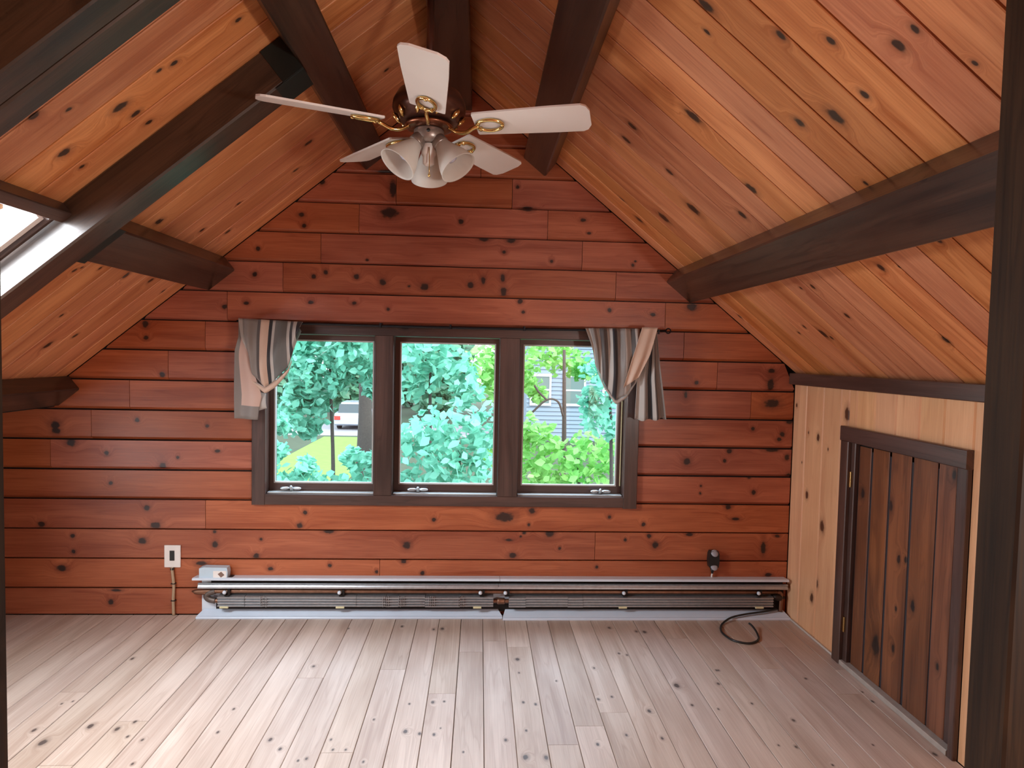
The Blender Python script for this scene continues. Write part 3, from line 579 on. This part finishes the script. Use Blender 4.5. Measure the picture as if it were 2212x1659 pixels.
hem(cL, 'hem', [(-.985,1.235), (-.968,1.215), (-.913,1.183), (-.861,1.220), (-.800,1.280), (-.785,1.32)], .034, M_CREAM, -.109)
M_TAIL_L, nt, b = nodes('cream_tail_with_grey_border')
uvn = nt.nodes.new('ShaderNodeUVMap'); sp = nt.nodes.new('ShaderNodeSeparateXYZ'); nt.links.new(uvn.outputs[0], sp.inputs[0])
lt = nt.nodes.new('ShaderNodeMath'); lt.operation = 'LESS_THAN'; lt.inputs[1].default_value = .26; nt.links.new(sp.outputs[0], lt.inputs[0])
gt = nt.nodes.new('ShaderNodeMath'); gt.operation = 'GREATER_THAN'; gt.inputs[1].default_value = .865; nt.links.new(sp.outputs[1], gt.inputs[0])
mxm = nt.nodes.new('ShaderNodeMath'); mxm.operation = 'MAXIMUM'; nt.links.new(lt.outputs[0], mxm.inputs[0]); nt.links.new(gt.outputs[0], mxm.inputs[1])
mc = nt.nodes.new('ShaderNodeMix'); mc.data_type = 'RGBA'; mc.inputs[6].default_value = (.60,.43,.36,1); mc.inputs[7].default_value = (*GREY, 1)
nt.links.new(mxm.outputs[0], mc.inputs[0]); nt.links.new(mc.outputs[2], b.inputs['Base Color']); b.inputs['Roughness'].default_value = .55
panel(cL, 'tail', [(-1.046,1.522), (-1.044,1.43), (-1.061,1.36), (-1.066,1.026)], [(-1.0,1.500), (-.985,1.30), (-.945,1.19), (-.930,1.14), (-.945,1.07), (-.951,1.021)], M_TAIL_L, -.096, 1.0, .009)
panel(cL, 'flap', [(-.960,1.16), (-.948,1.066)], [(-.915,1.15), (-.912,1.078)], M_LGREY, -.088, .5, .003, nr=8, nc=8)

# ---------------------------------------------------------------- low door in the knee wall
d1 = empty('door_1', (XK, -.87, 0), kind='structure', label='low stained plank door in the knee wall')
de = [-.577,-.671,-.79,-.921,-1.061,-1.147,-1.199]
for a, b2 in zip(de, de[1:]):
    kn = [(u, v, p_, q_) for u, v, p_, q_ in K_DOOR if b2-.004 <= v <= a+.004]
    g = .014 if b2 > -1.1 else .002
    prism('door_plank', [(b2+g/2, -.0036), (b2+g/2, -.002), (b2+g/2+.002, 0), (a-g/2-.002, 0), (a-g/2, -.002), (a-g/2, -.0036)], (1.8155,0,0), Z, Y, (-1,0,0), .024, 1.000+.02*(-.577-a)/.62,
          (wood(DOOR_CORE, kn) if kn else wood(DOOR_CORE)) if b2 > -1.19 else M_TRIM, d1)
boxes('door_backing', [((1.8195, -1.198, .026), (1.827, -.5775, .985))], plain('dark_blue_seam', (.020,.019,.024), .6), d1, label='dark backing seen in the seams')
bar('frame_head', (1.782, -1.228, 1.012), (1.8085, -.484, 1.079), 'y', M_TRIM, d1)
bar('frame_jamb', (1.784, -.5445, .002), (1.8085, -.487, 1.0115), 'z', M_TRIM, d1)
bar('frame_jamb', (1.788, -1.2275, .002), (1.8085, -1.2015, 1.0115), 'z', M_TRIM, d1)
bar('stop', (1.8, -.5745, .002), (1.824, -.5455, 1.0115), 'z', M_TRIM, d1)
bar('threshold', (1.786, -1.2, .0005), (1.824, -.546, .022), 'y', M_GREYWOOD, d1)
for z in (.812, .155):
    h = bar('hinge', (1.792, -.5605, z), (1.7995, -.5465, z+.068), 'z', M_BRASS, d1, c=.0015, label='brass hinge')
bar('trim_2', (1.797, -.486, .0005), (1.8085, -.002, .010), 'y', M_PUTTY, kind='structure', label='pale caulk line at the foot of the knee wall')

# ---------------------------------------------------------------- baseboard heater with its front off
ht = empty('baseboard_heater', (.26, -.03, .02), label='long white baseboard heater below the window with its pipes and fins exposed', cat='heater')
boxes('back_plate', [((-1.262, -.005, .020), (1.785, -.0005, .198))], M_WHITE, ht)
boxes('shade_strips', [((-1.215, -.0065, .150), (1.785, -.0052, .197)), ((-1.19, -.0065, .021), (1.785, -.0052, .066))], M_DARK, ht, label='dark strips painting the shade behind damper and fins')  # dark strips stand in for the shade inside the heater
for a, b2 in ((-1.285, .262), (.264, 1.790)):
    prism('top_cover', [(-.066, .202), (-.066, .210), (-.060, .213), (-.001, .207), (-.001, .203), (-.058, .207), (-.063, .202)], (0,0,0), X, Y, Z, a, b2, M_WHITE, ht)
for a, b2 in ((-1.262, .255), (.257, 1.790)):
    prism('damper', [(-.056, .178), (-.050, .183), (-.040, .182), (-.044, .172), (-.049, .168), (-.046, .160), (-.050, .154), (-.056, .158), (-.055, .166), (-.050, .173)], (0,0,0), X, Y, Z, a, b2, M_ALU, ht)
tube('pipe', [(1.745, -.028, .134), (.3, -.028, .134), (-1.17, -.028, .134), (-1.215, -.028, .122), (-1.228, -.028, .105), (-1.215, -.028, .090), (-1.17, -.028, .084), (-1.0, -.028, .084)], .0115, M_COPPER, ht, seg=10)
tube('elbow', [(-1.185, -.028, .1345), (-1.216, -.028, .124), (-1.2285, -.028, .108), (-1.217, -.028, .092), (-1.185, -.028, .0835)], .0155, plain('soldered_copper', (.16,.13,.115), .5, .7, .3, 60), ht, seg=12)
tube('pipe', [(.20, -.028, .084), (.255, -.028, .084), (.35, -.028, .084)], .0115, M_COPPER, ht, seg=10)
lathe('coupling', [(.015, 0), (.017, .006), (.017, .034), (.015, .04)], (.252, -.028, .084), M_COPPER, ht, axis=X, seg=14)
fr = random.Random(4)
def fins(xa, xb, name='fin_block'):
    prof = [(-.012, .058)]
    for i in range(4):
        z = .060+i*.0142
        prof += [(-.048, z), (-.056, z+.003), (-.056, z+.0085), (-.046, z+.0125)]
    prof += [(-.012, .116)]
    return prism(name, prof, (0,0,0), X, Y, Z, xa, xb, M_ALU, ht)
for a, b2, cuts in ((-1.165, .232, [-1.03,-.94,-.47,-.32,-.255,-.12,.06]), (.312, 1.716, [.40,.62,.70])):
    e = [a]+cuts+[b2]
    for i, (p0, p1) in enumerate(zip(e, e[1:])):
        o = fins(p0+.0006, p1-.0006); o.location.z += fr.choice([0, .0012, -.0012, .002]); o.location.y += fr.choice([0, -.001, .001])
for x0 in (-.255, -.335, -.10, -.95, .05):
    boxes('bent_fin', [((x0+i*.009, -.060, .062+fr.uniform(0, .01)), (x0+i*.009+.0022, -.052, .118+fr.uniform(-.004, .004))) for i in range(4)], M_ALU, ht, label='bent fin edges')
for x in (-1.127, -.554, .164, .293, .912, 1.631):
    br = boxes('bracket', [((x-.003, -.056, .118), (x+.020, -.006, .122)), ((x+.010, -.050, .122), (x+.022, -.006, .15))], M_DARK, ht)
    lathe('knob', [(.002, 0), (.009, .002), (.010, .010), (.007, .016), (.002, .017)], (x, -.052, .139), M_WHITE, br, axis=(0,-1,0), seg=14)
for x in (-1.13, -.55, .15, .91, 1.64):
    bar('clip', (x-.022, -.062, .056), (x+.020, -.050, .066), 'x', M_YELLOW, ht, label='cream clip under the fins')
vl = lathe('valve', [(.004, -.03), (.012, -.028), (.016, -.015), (.018, 0), (.014, .016), (.008, .02), (.008, .034)], (1.752, -.03, .105), plain('tarnished_valve', (.045,.032,.026), .5, .6, .3), ht, axis=X, seg=16)
tube('valve_pipe', [(1.745, -.028, .134), (1.764, -.028, .128), (1.768, -.028, .105), (1.766, -.028, .03)], .011, M_COPPER, ht, seg=10)
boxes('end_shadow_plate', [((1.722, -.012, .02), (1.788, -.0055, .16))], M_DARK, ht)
def cover(xa, xb, yf, yb, label, sk):
    t = empty('heater_front_panel', ((xa+xb)/2, (yf+yb)/2, 0), label=label, cat='metal panel', group='front panels taken off the heater')
    rows = []
    prof = [(yb, .034), (yb-.006, .033), (yf+.012, .0135), (yf+.003, .0115), (yf, .008), (yf+.001, .001), (yf+.004, .001), (yf+.006, .0085), (yf+.014, .0105), (yb-.006, .029), (yb, .030)]
    prism('sheet', prof, (0,0,0), X, Y, Z, lambda v, n: xa+(0 if v < (yf+yb)/2 else sk), lambda v, n: xb-(0 if v < (yf+yb)/2 else sk), plain('blue_white_enamel', (.62,.72,.84), .3, scale=10), t)
    return t
cover(-1.270, .279, -.060, -.008, 'left white metal heater panel lying on the floor under the heater', .02)
cover(.281, 1.800, -.078, -.012, 'right white metal heater panel lying on the floor under the heater', .015)

# small white end piece standing on the heater
bx = empty('metal_end_piece', (-1.18, -.03, .211), label='small pale blue-white metal piece standing on the left end of the heater', cat='metal piece')
prism('body', [(-1.256, .2075), (-1.118, .2075), (-1.115, .240), (-1.119, .262), (-1.235, .264), (-1.256, .258)], (0,0,0), Y, X, Z, -.052, -.012, plain('pale_blue_enamel', (.50,.62,.70), .4), bx)
bar('sticker', (-1.186, -.0535, .2085), (-1.121, -.0523, .246), 'x', M_PLATE, bx, c=.0003, label='white sticker')
prism('mark', [(-1.163, .231), (-1.146, .246-.003), (-1.130, .226), (-1.147, .213)], (0,0,0), Y, X, Z, -.0547, -.0537, plain('brown_mark', (.20,.12,.09), .7), bx, label='brown diamond mark')
bar('side_shadow', (-1.1145, -.045, .2075), (-1.095, -.012, .212), 'y', M_BLACK, bx)  # black strip painting the dark shadow on the piece's right side

# wall plate, cord, black outlet, loose cable
sw = empty('wall_plate', (-1.408, -.004, .306), label='white wall plate with a black slot left of the heater', cat='wall plate')
bar('plate', (-1.449, -.008, .249), (-1.368, -.0006, .362), 'z', M_PLATE, sw, c=.003)
bar('slot', (-1.421, -.0105, .284), (-1.397, -.0083, .335), 'z', M_BLACK, sw, c=.001, label='black slot')
cd_ = empty('wall_cable', (-1.402, -.01, .12), label='tan cord running from the white wall plate down to the floor', cat='cable')
tube('cord', [(-1.409, -.010, .2485), (-1.404, -.010, .20), (-1.400, -.0105, .15), (-1.403, -.010, .08), (-1.401, -.010, .0015)], .0075, M_TAN, cd_, seg=8)
for z in (.166, .078):
    bar('staple', (-1.412, -.019, z-.002), (-1.391, -.0008, z+.002), 'x', M_RODM, cd_, c=.0005)
bar('collar', (-1.416, -.017, .236), (-1.400, -.003, .2475), 'z', M_BLACK, cd_, c=.002)
ad = empty('wall_outlet', (1.397, -.02, .30), label='black outlet box with two grey caps on the wall above the heater', cat='outlet')
prism('housing', [(1.372, .268), (1.385, .256), (1.408, .256), (1.421, .268), (1.425, .300), (1.423, .338), (1.417, .353), (1.376, .353), (1.370, .338), (1.368, .300)], (0,0,0), Y, X, Z, -.034, -.0008, M_BLACK, ad)
for z, r in ((.344, .020), (.270, .019)):
    lathe('cap', [(r, 0), (r*.9, .003), (r*.3, .005), (.001, .005)], (1.3965, -.0345, z), plain('grey_cap', (.33,.34,.38), .4), ad, axis=(0, -.82, .57), seg=18)
pg = empty('power_plug', (1.394, -.02, .24), label='small black and white plug with cord below the black outlet box', cat='plug')
lathe('plug', [(.012, 0), (.009, -.010), (.005, -.024), (.004, -.026)], (1.394, -.016, .2555), M_BLACK, pg, seg=12)
tube('cord', [(1.394, -.016, .2285), (1.392, -.015, .218), (1.393, -.013, .209)], .0046, M_PLATE, pg, seg=8)
cb = [(1.742, -.040, .046), (1.70, -.047, .041), (1.651, -.055, .037), (1.55, -.070, .030), (1.474, -.088, .020), (1.418, -.125, .0075), (1.389, -.169, .0065), (1.373, -.217, .0065), (1.373, -.259, .0065), (1.387, -.310, .0065), (1.42, -.340, .0065), (1.457, -.350, .0065), (1.495, -.335, .0065), (1.527, -.301, .0065), (1.541, -.260, .007), (1.543, -.228, .016), (1.538, -.197, .026), (1.530, -.180, .031)]
tag(tube('loose_cable', cb, .0050, M_BLACK, seg=8, n=5), 'loose black cable curling over the floor beside the right heater panel', 'cable')

# ---------------------------------------------------------------- ceiling fan
FX, FY = -.041, -1.15
fan = empty('ceiling_fan', (FX, FY, 2.15), label='brass and brown ceiling fan with five cream blades under the ridge', cat='ceiling fan')
fc = lambda z: (FX, FY, z)
lathe('downrod', [(.0125, 2.22), (.0125, 2.56)], fc(0), M_FANBODY, fan, seg=16)
lathe('canopy', [(.02, 2.535), (.05, 2.545), (.066, 2.575), (.068, 2.5995)], fc(0), M_FANBODY, fan, seg=24)
lathe('motor_housing', [(.030, 2.234), (.070, 2.228), (.102, 2.208), (.117, 2.180), (.119, 2.158), (.112, 2.142), (.100, 2.134), (.094, 2.120), (.070, 2.116), (.04, 2.114)], fc(0), M_FANBODY, fan, seg=40)
lathe('hub_ring', [(.060, 2.112), (.078, 2.108), (.080, 2.102), (.066, 2.096), (.046, 2.094)], fc(0), plain('copper_ring', (.20,.07,.035), .3, .8), fan, seg=32)
lathe('switch_housing', [(.046, 2.094), (.049, 2.090), (.047, 2.066), (.040, 2.052), (.020, 2.048)], fc(0), M_FANGREY, fan, seg=28)
lathe('light_socket', [(.020, 2.048), (.026, 2.046), (.024, 2.015), (.019, 2.008), (.019, 1.985), (.012, 1.980), (.001, 1.979)], fc(0), M_PLATE, fan, seg=20)
tube('pull_chain', [(FX+.004, FY-.030, 2.03), (FX+.005, FY-.031, 1.99), (FX+.005, FY-.031, 1.945)], .0016, M_BRASS, fan, seg=6, n=3)
lathe('chain_bob', [(.001, -.006), (.004, -.004), (.004, .004), (.001, .006)], (FX+.005, FY-.031, 1.94), M_BRASS, fan, seg=10)
lathe('chain_hole', [(.006, 0), (.006, .002)], (FX+.002, FY-.0475, 2.078), M_BLACK, fan, axis=(0,-1,0), seg=10)
pit = math.radians(14)
for k in range(5):
    a = math.radians(-87+72*k); D_ = Vector((math.cos(a), math.sin(a), 0)); Tt = Vector((-math.sin(a), math.cos(a), 0))
    Tp = Tt*math.cos(pit)-Vector((0,0,1))*math.sin(pit); Np = D_.cross(Tp)
    C0 = Vector((FX, FY, 2.106))
    out = [(.155, -.050), (.158, -.055), (.40, -.065), (.50, -.066), (.515, -.058), (.525, -.036), (.526, .036), (.515, .058), (.50, .066), (.40, .065), (.158, .055), (.155, .050)]
    vs = [C0+D_*r+Tp*t+Np*h for h in (.003, -.003) for r, t in out]; n = len(out)
    fs = [tuple(range(n)), tuple(range(2*n-1, n-1, -1))]+[(i, n+i, n+(i+1) % n, (i+1) % n) for i in range(n)]
    mk('blade', [tuple(v) for v in vs], fs, M_BLADE, fan)
    ir = empty('blade_iron', (0,0,0)); ir.parent = fan; ir.location = C0+D_*.15-Vector(fan.location)
    loc = lambda r, t, h: tuple(C0+D_*r+Tp*t+Np*h)
    fl = lambda r, t, z: tuple(Vector((FX, FY, z))+D_*r+Tt*t)
    tube('arm', [fl(.066, 0, 2.100), fl(.095, 0, 2.082), fl(.125, 0, 2.080), loc(.150, 0, -.016), loc(.168, 0, -.010)], .0062, M_BRASS, ir, seg=8, n=5)
    tube('loop', [loc(.205+.042*math.cos(t), .028*math.sin(t), -.0085) for t in np.linspace(0, 2*math.pi, 13)[:-1]], .0058, M_BRASS, ir, seg=8, n=3, closed=True)
    for rr_, tt_ in ((.172, -.016), (.172, .016), (.246, 0)):
        lathe('screw', [(.001, -.0165), (.005, -.0155), (.006, -.012), (.006, -.0035)], tuple(C0+D_*rr_+Tp*tt_), M_BRASS, ir, axis=tuple(Np), seg=10)
for k in range(10):
    a = math.radians(-87+36*k+18); d = Vector((math.cos(a), math.sin(a), 0)); tn = Vector((-math.sin(a), math.cos(a), 0))
    for sg, hh in ((.0, .020),):
        lathe('brass_leaf', [(.001, -.020), (.006, -.012), (.008, 0), (.006, .012), (.001, .020)], tuple(Vector((FX, FY, 2.128))+d*.106), M_BRASS, fan, axis=tuple(d*.55+Vector((0,0,.7))+tn*.3), seg=10)
M_FROST, nt, b = nodes('frosted_glass_shade')
b.inputs['Base Color'].default_value = (.88,.84,.78,1); b.inputs['Roughness'].default_value = .3; b.inputs['Transmission Weight'].default_value = .25; b.inputs['IOR'].default_value = 1.2
tr = nt.nodes.new('ShaderNodeBsdfTranslucent'); tr.inputs[0].default_value = (.85,.8,.73,1)
ms = nt.nodes.new('ShaderNodeMixShader'); ms.inputs[0].default_value = .35
nt.links.new(b.outputs[0], ms.inputs[1]); nt.links.new(tr.outputs[0], ms.inputs[2]); nt.links.new(ms.outputs[0], nt.nodes['Material Output'].inputs['Surface'])
M_BULB = plain('clear_bulb', (.42,.42,.50), .15)
for adeg in (-148, -26, 93):
    a = math.radians(adeg); az = Vector((math.cos(a), math.sin(a), 0)); ax = (az*math.sin(math.radians(38))-Vector((0,0,1))*math.cos(math.radians(38)))
    nk = Vector((FX, FY, 2.050))+az*.042
    sh = lathe('glass_shade', [(.020,.004), (.024,.012), (.031,.030), (.042,.056), (.052,.078), (.0575,.096), (.060,.108), (.062,.112), (.0595,.112), (.057,.106), (.0495,.080), (.039,.056), (.028,.030), (.021,.014), (.0175,.006)], tuple(nk), M_FROST, fan, axis=tuple(ax), seg=36, cap=False)
    lathe('bulb', [(.010, .0), (.011,.022), (.019,.045), (.022,.060), (.016,.076), (.001,.083)], tuple(nk), M_BULB, sh, axis=tuple(ax), seg=16)
    lathe('fitter', [(.014,-.022), (.024,-.014), (.026, .008), (.0245, .012)], tuple(nk), M_FANGREY, fan, axis=tuple(ax), seg=20)
# ---------------------------------------------------------------- outside
def leafmat(name, c1, c2, rough=.5, through=.4):
    m, nt, b = nodes(name)
    g = nt.nodes.new('ShaderNodeNewGeometry'); cr = nt.nodes.new('ShaderNodeMix'); cr.data_type = 'RGBA'
    cr.inputs[6].default_value = (*c1, 1); cr.inputs[7].default_value = (*c2, 1); nt.links.new(g.outputs['Random Per Island'], cr.inputs[0])
    nt.links.new(cr.outputs[2], b.inputs['Base Color']); b.inputs['Roughness'].default_value = rough
    t = nt.nodes.new('ShaderNodeBsdfTranslucent'); nt.links.new(cr.outputs[2], t.inputs[0])
    ms = nt.nodes.new('ShaderNodeMixShader'); ms.inputs[0].default_value = through
    nt.links.new(b.outputs[0], ms.inputs[1]); nt.links.new(t.outputs[0], ms.inputs[2]); nt.links.new(ms.outputs[0], nt.nodes['Material Output'].inputs['Surface'])
    return m
M_LEAF_T = leafmat('blue_green_leaves', (.10,.40,.29), (.30,.74,.60))
M_LEAF_G = leafmat('yellow_green_leaves', (.14,.46,.10), (.42,.80,.28))
M_LEAF_D = leafmat('distant_leaves', (.07,.24,.15), (.20,.46,.30))
M_BARK = plain('grey_bark', (.055,.050,.046), .9, noise=.3, bump=.4)
def foliage(parent, blobs, per, size, mat, seed):
    g = np.random.default_rng(seed); V = []; 
    for (x, y, z, r) in blobs:
        n = int(per)
        d = g.normal(size=(n, 3)); d /= np.linalg.norm(d, axis=1, keepdims=True)
        p = d*(r*g.uniform(.35, 1.05, (n, 1))); p[:, 1] *= 1.25; p += (x, y, z)
        a = g.normal(size=(n, 3)); a[:, 2] = a[:, 2]*.5-.4; a /= np.linalg.norm(a, axis=1, keepdims=True)
        nn = g.normal(size=(n, 3))*.6+(0, -.35, .75); bb = np.cross(a, nn); bb /= np.linalg.norm(bb, axis=1, keepdims=True); nn = np.cross(bb, a)
        L = size*g.uniform(.7, 1.3, (n, 1))
        V.append(np.stack([p-a*L*.5, p-a*L*.1+bb*L*.36+nn*L*.06, p+a*L*.22+bb*L*.26+nn*L*.05, p+a*L*.55, p+a*L*.22-bb*L*.26+nn*L*.05, p-a*L*.1-bb*L*.36+nn*L*.06], 1).reshape(-1, 3))
    V = np.vstack(V); n = len(V)//6
    Fc = []
    for i in range(n):
        b6 = 6*i; Fc += [(b6, b6+1, b6+2, b6+3), (b6, b6+3, b6+4, b6+5)]
    return mk('foliage', V, Fc, mat, parent, kind='stuff')
GZ = -2.9
def tree(label, base, top, blobs, per, size, mat, seed, r=.09, cat='tree', name='tree', limbs=()):
    t = empty(name, (base[0], base[1], GZ), label=label, cat=cat)
    mid = [(base[i]+top[i])/2+(.06 if i < 2 else 0) for i in range(3)]
    tube('trunk', [base, mid, top], lambda q: r*(1-.6*q), M_BARK, t, seg=10, n=6)
    for l in limbs: tube('branch', l, r*.30, M_BARK, t, seg=6, n=5)
    foliage(t, blobs, per, size, mat, seed)
    return t
bl = lambda yy, L, s: [(x, yy+(i*37 % 7-3)*s, z, r*1.08) for i, (x, z, r) in enumerate(L)]
tree('leafy maple filling the upper half of the left casement', (-2.35,7.3,GZ), (-2.3,7.1,1.2), bl(7.0, [(-2.92,1.31,.36),(-2.44,1.32,.38),(-1.93,1.26,.38),(-1.63,1.08,.3),(-2.12,.92,.22),(-2.66,.83,.3),(-2.5,.48,.27),(-2.87,.31,.3),(-1.58,.78,.14),(-2.2,1.75,.4),(-1.7,1.65,.4),(-2.55,.98,.26),(-2.75,.58,.24),(-2.62,.10,.16),(-2.0,1.55,.3),(-2.7,1.6,.3)], .05), 140, .15, M_LEAF_T, 11, r=.05)
tree('low leafy shrub along the bottom of the left casement', (-1.8,4.6,GZ), (-1.8,4.6,-.5), bl(4.5, [(-2.3,-.23,.23),(-1.97,-.29,.23),(-1.63,-.34,.23),(-1.29,-.22,.23),(-2.3,.14,.13),(-1.16,.05,.12),(-2.32,.45,.12),(-.96,-.16,.17),(-1.8,-.7,.4),(-1.2,-.75,.4),(-1.42,.02,.15),(-1.95,-.05,.14)], .05), 80, .12, M_LEAF_T, 12, r=.05, name='shrub', cat='shrub')
tree('maple with large leaves at the top of the middle casement', (-.75,6.4,GZ), (-.6,6.2,1.2), bl(6.0, [(-.86,1.39,.34),(-.45,1.4,.37),(-.58,1.02,.34),(-.21,1.13,.31),(-.04,.79,.22),(-.92,.91,.24),(-.5,1.8,.4)], .05), 95, .15, M_LEAF_T, 13, r=.05)
tree('near bush with large pale leaves low in the middle casement', (-.1,4.3,GZ), (-.1,4.3,.3), bl(4.2, [(-.43,.46,.28),(-.1,.52,.28),(.23,.52,.25),(-.65,.23,.23),(-.26,.16,.25),(.1,.16,.22),(-.53,-.15,.27),(-.15,-.15,.27),(.24,-.09,.27),(-.75,-.21,.16),(-.3,-.6,.4),(.2,-.6,.4)], .05), 85, .13, M_LEAF_T, 14, r=.05, name='shrub', cat='shrub')
tree('yellow-green tree behind the right mullion of the window', (.5,9.3,GZ), (.5,9.1,1.2), bl(9.0, [(.17,1.16,.36),(.4,.71,.36),(.48,1.34,.32),(.38,-.57,.32),(.63,.8,.27),(.8,1.2,.3)], .06), 110, .16, M_LEAF_G, 15, r=.06)
tree('slim tree with a forked trunk in front of the grey house', (1.79,9.2,GZ), (1.78,9.0,1.5), bl(10.0, [(1.14,1.45,.44),(1.63,1.41,.42),(2.08,1.32,.34),(1.15,.86,.34),(1.36,.55,.18),(2.33,1.08,.24),(1.7,1.9,.5)], .06), 110, .16, M_LEAF_G, 16, r=.075, limbs=[[(1.79,9.0,.20),(1.68,8.95,.48),(1.45,8.9,.52),(1.15,8.9,.25)], [(1.45,8.9,.52),(1.3,8.9,.66),(1.2,8.9,.8)]])
tree('blue-green tree at the right side of the right casement', (2.3,6.8,GZ), (2.2,6.6,1.0), bl(6.5, [(1.97,1.16,.27),(2.2,.8,.32),(1.99,.44,.29),(2.37,.22,.25),(1.84,.72,.16),(2.3,1.4,.35)], .05), 100, .14, M_LEAF_T, 17, r=.05)
tree('yellow-green hedge bush along the bottom of the right casement', (1.9,7.8,GZ), (1.9,7.7,-.3), bl(7.5, [(.98,.08,.28),(1.23,-.16,.33),(1.72,-.39,.36),(2.2,-.3,.4),(2.45,-.63,.36),(1.89,-.79,.36),(1.32,-.8,.36),(1.0,-.56,.32),(2.84,-.13,.32),(1.7,-1.2,.6)], .06), 110, .15, M_LEAF_G, 18, r=.06, name='shrub', cat='shrub')
tree('thick grey trunk with a thin crown at the right of the left casement', (-2.68,12,GZ), (-2.68,12.1,2.2), bl(12, [(-3.0,2.3,.7),(-2.3,2.4,.7),(-2.1,1.8,.4)], .05), 110, .2, M_LEAF_T, 19, r=.24)
gnd = boxes('ground', [((-70,.6,GZ-.2), (70,90,GZ))], plain('forest_floor', (.045,.07,.04), .9, noise=.25, scale=3), kind='structure', label='dark forest floor outside far below the window')  # forest floor, dark by its own colour
lawn = boxes('lawn', [((-7.6,17,GZ+.001), (-4.2,28.5,GZ+.015))], plain('lawn_grass', (.16,.30,.055), .9, noise=.2, scale=3), kind='structure', label='yellow-green lawn patch beyond the near shrubs')  # grass in its own yellow-green
road = boxes('road', [((-70,29,GZ+.001), (2.0,34,GZ+.02))], plain('pale_asphalt', (.26,.26,.28), .85, noise=.1, scale=6), kind='structure', label='pale road beyond the lawn')
for i, (x, y, h) in enumerate([(-20,41,9),(-14.2,41,8),(-8.4,41,8.5),(-2.6,41,8),(-5.5,48,9),(3.2,41,8),(9.2,42,9),(15,42,9)]):
    tree(['tall dark tree behind the road, first from the left in the left casement', 'tall dark tree behind the road, second from the left in the left casement', 'tall dark tree behind the road straight beyond the white car', 'tall dark tree behind the road just right of the white car', 'dark tree behind the road at the left of the middle casement', 'dark tree beside the left end of the grey house', 'dark tree rising behind the grey house roof', 'dark tree behind the right end of the grey house'][i],
         (x, y, GZ), (x, y, GZ+h*.7), [(x, y, GZ+h*.62, 2.1), (x-.9, y+.5, GZ+h*.42, 1.6), (x+.9, y-.5, GZ+h*.45, 1.6), (x-.3, y-.6, GZ+h*.20, 1.7), (x+.3, y, GZ+h*.85, 1.5)], 330, .75, M_LEAF_D, 40+i, r=.28)['group'] = 'distant trees behind the road'
# house
hs = empty('house', (5.2, 30, GZ), label='pale blue-grey clapboard house seen through the right casement', cat='house')
M_SIDE = plain('blue_grey_clapboard', (.20,.27,.34), .7, noise=.04)
M_WT = plain('white_house_trim', (.62,.66,.70), .5)
M_HG = plain('house_window_glass', (.10,.16,.15), .08)
boxes('wall', [((2.55,28.05,GZ), (9.5,34,2.6))], M_SIDE, hs)
for i in range(26):
    z = GZ+.05+i*.21
    prism('siding', [(28.0,z),(28.05,z+.205),(28.05,z)], (0,0,0), X, Y, Z, 2.5, 9.5, M_SIDE, hs)
for (xa, xb, z0, z1) in ((2.75,3.62,-.98,.36), (4.42,5.36,-.98,.36), (6.4,7.3,-.98,.36)):
    f = boxes('window', [((xa-.1,27.93,z0-.12),(xb+.1,28.0,z0)), ((xa-.1,27.95,z1),(xb+.1,28.0,z1+.14)), ((xa-.1,27.96,z0),(xa,28.0,z1)), ((xb,27.96,z0),(xb+.1,28.0,z1)), ((xa,27.96,(z0+z1)/2-.04),(xb,28.0,(z0+z1)/2+.04))], M_WT, hs)
    boxes('pane', [((xa,27.985,z0),(xb,27.995,z1))], M_HG, f)
polyprisms_roof = prism('roof', [(27.6,2.55),(31,4.8),(34.4,2.55),(34.4,2.4),(31,4.6),(27.6,2.4)], (0,0,0), X, Y, Z, 2.2, 9.9, plain('grey_shingle', (.30,.31,.33), .85), hs)
# parked car, seen from behind
car = empty('car', (-6.8, 33, GZ), label='white car with red tail lights parked on the road outside', cat='car')
M_CARW = plain('white_car_paint', (.45,.50,.60), .25, coat=.6)
prism('body', [(31.2,-2.55),(31.15,-2.2),(31.35,-1.98),(32.0,-1.93),(34.4,-1.95),(35.2,-2.05),(35.3,-2.5),(35.1,-2.65),(31.4,-2.65)], (0,0,0), X, Y, Z, -7.72, -5.92, M_CARW, car)
prism('cabin', [(31.5,-1.98),(31.85,-1.5),(33.4,-1.46),(34.3,-1.95)], (0,0,0), X, Y, Z, -7.58, -6.06, plain('tinted_glass', (.05,.07,.08), .1), car)
prism('roof_panel', [(31.85,-1.5),(31.95,-1.42),(33.3,-1.40),(33.4,-1.46)], (0,0,0), X, Y, Z, -7.5, -6.14, M_CARW, car)
M_RED = plain('red_tail_light', (.75,.06,.05), .2)
for xa in (-7.70, -6.26): bar('tail_light', (xa,31.12,-2.32), (xa+.32,31.22,-2.10), 'x', M_RED, car, c=.02)
for x in (-7.6, -6.04):
    for y in (32.0, 34.4): lathe('wheel', [(.20,-.11),(.33,-.10),(.33,.10),(.20,.11)], (x, y, GZ+.35), M_BLACK, car, axis=X, seg=16)
# things lying on the skylight glass
LG = lambda u, v, n: tuple(np.array(RO)+np.array(LU)*u+np.array(Y)*v+np.array(LN)*n)
mk('fallen_leaf', [LG(1.570,-1.38,.010), LG(1.60,-1.345,.004), LG(1.645,-1.36,.0), LG(1.66,-1.40,.008), LG(1.63,-1.45,.010), LG(1.585,-1.43,.004)]+[LG(1.612,-1.40,-.004)], [(0,1,6),(1,2,6),(2,3,6),(3,4,6),(4,5,6),(5,0,6)], leafmat('orange_dry_leaf', (.50,.22,.06), (.55,.24,.06), .7, .004), label='curled orange dry leaf lying on the skylight glass', cat='leaf')
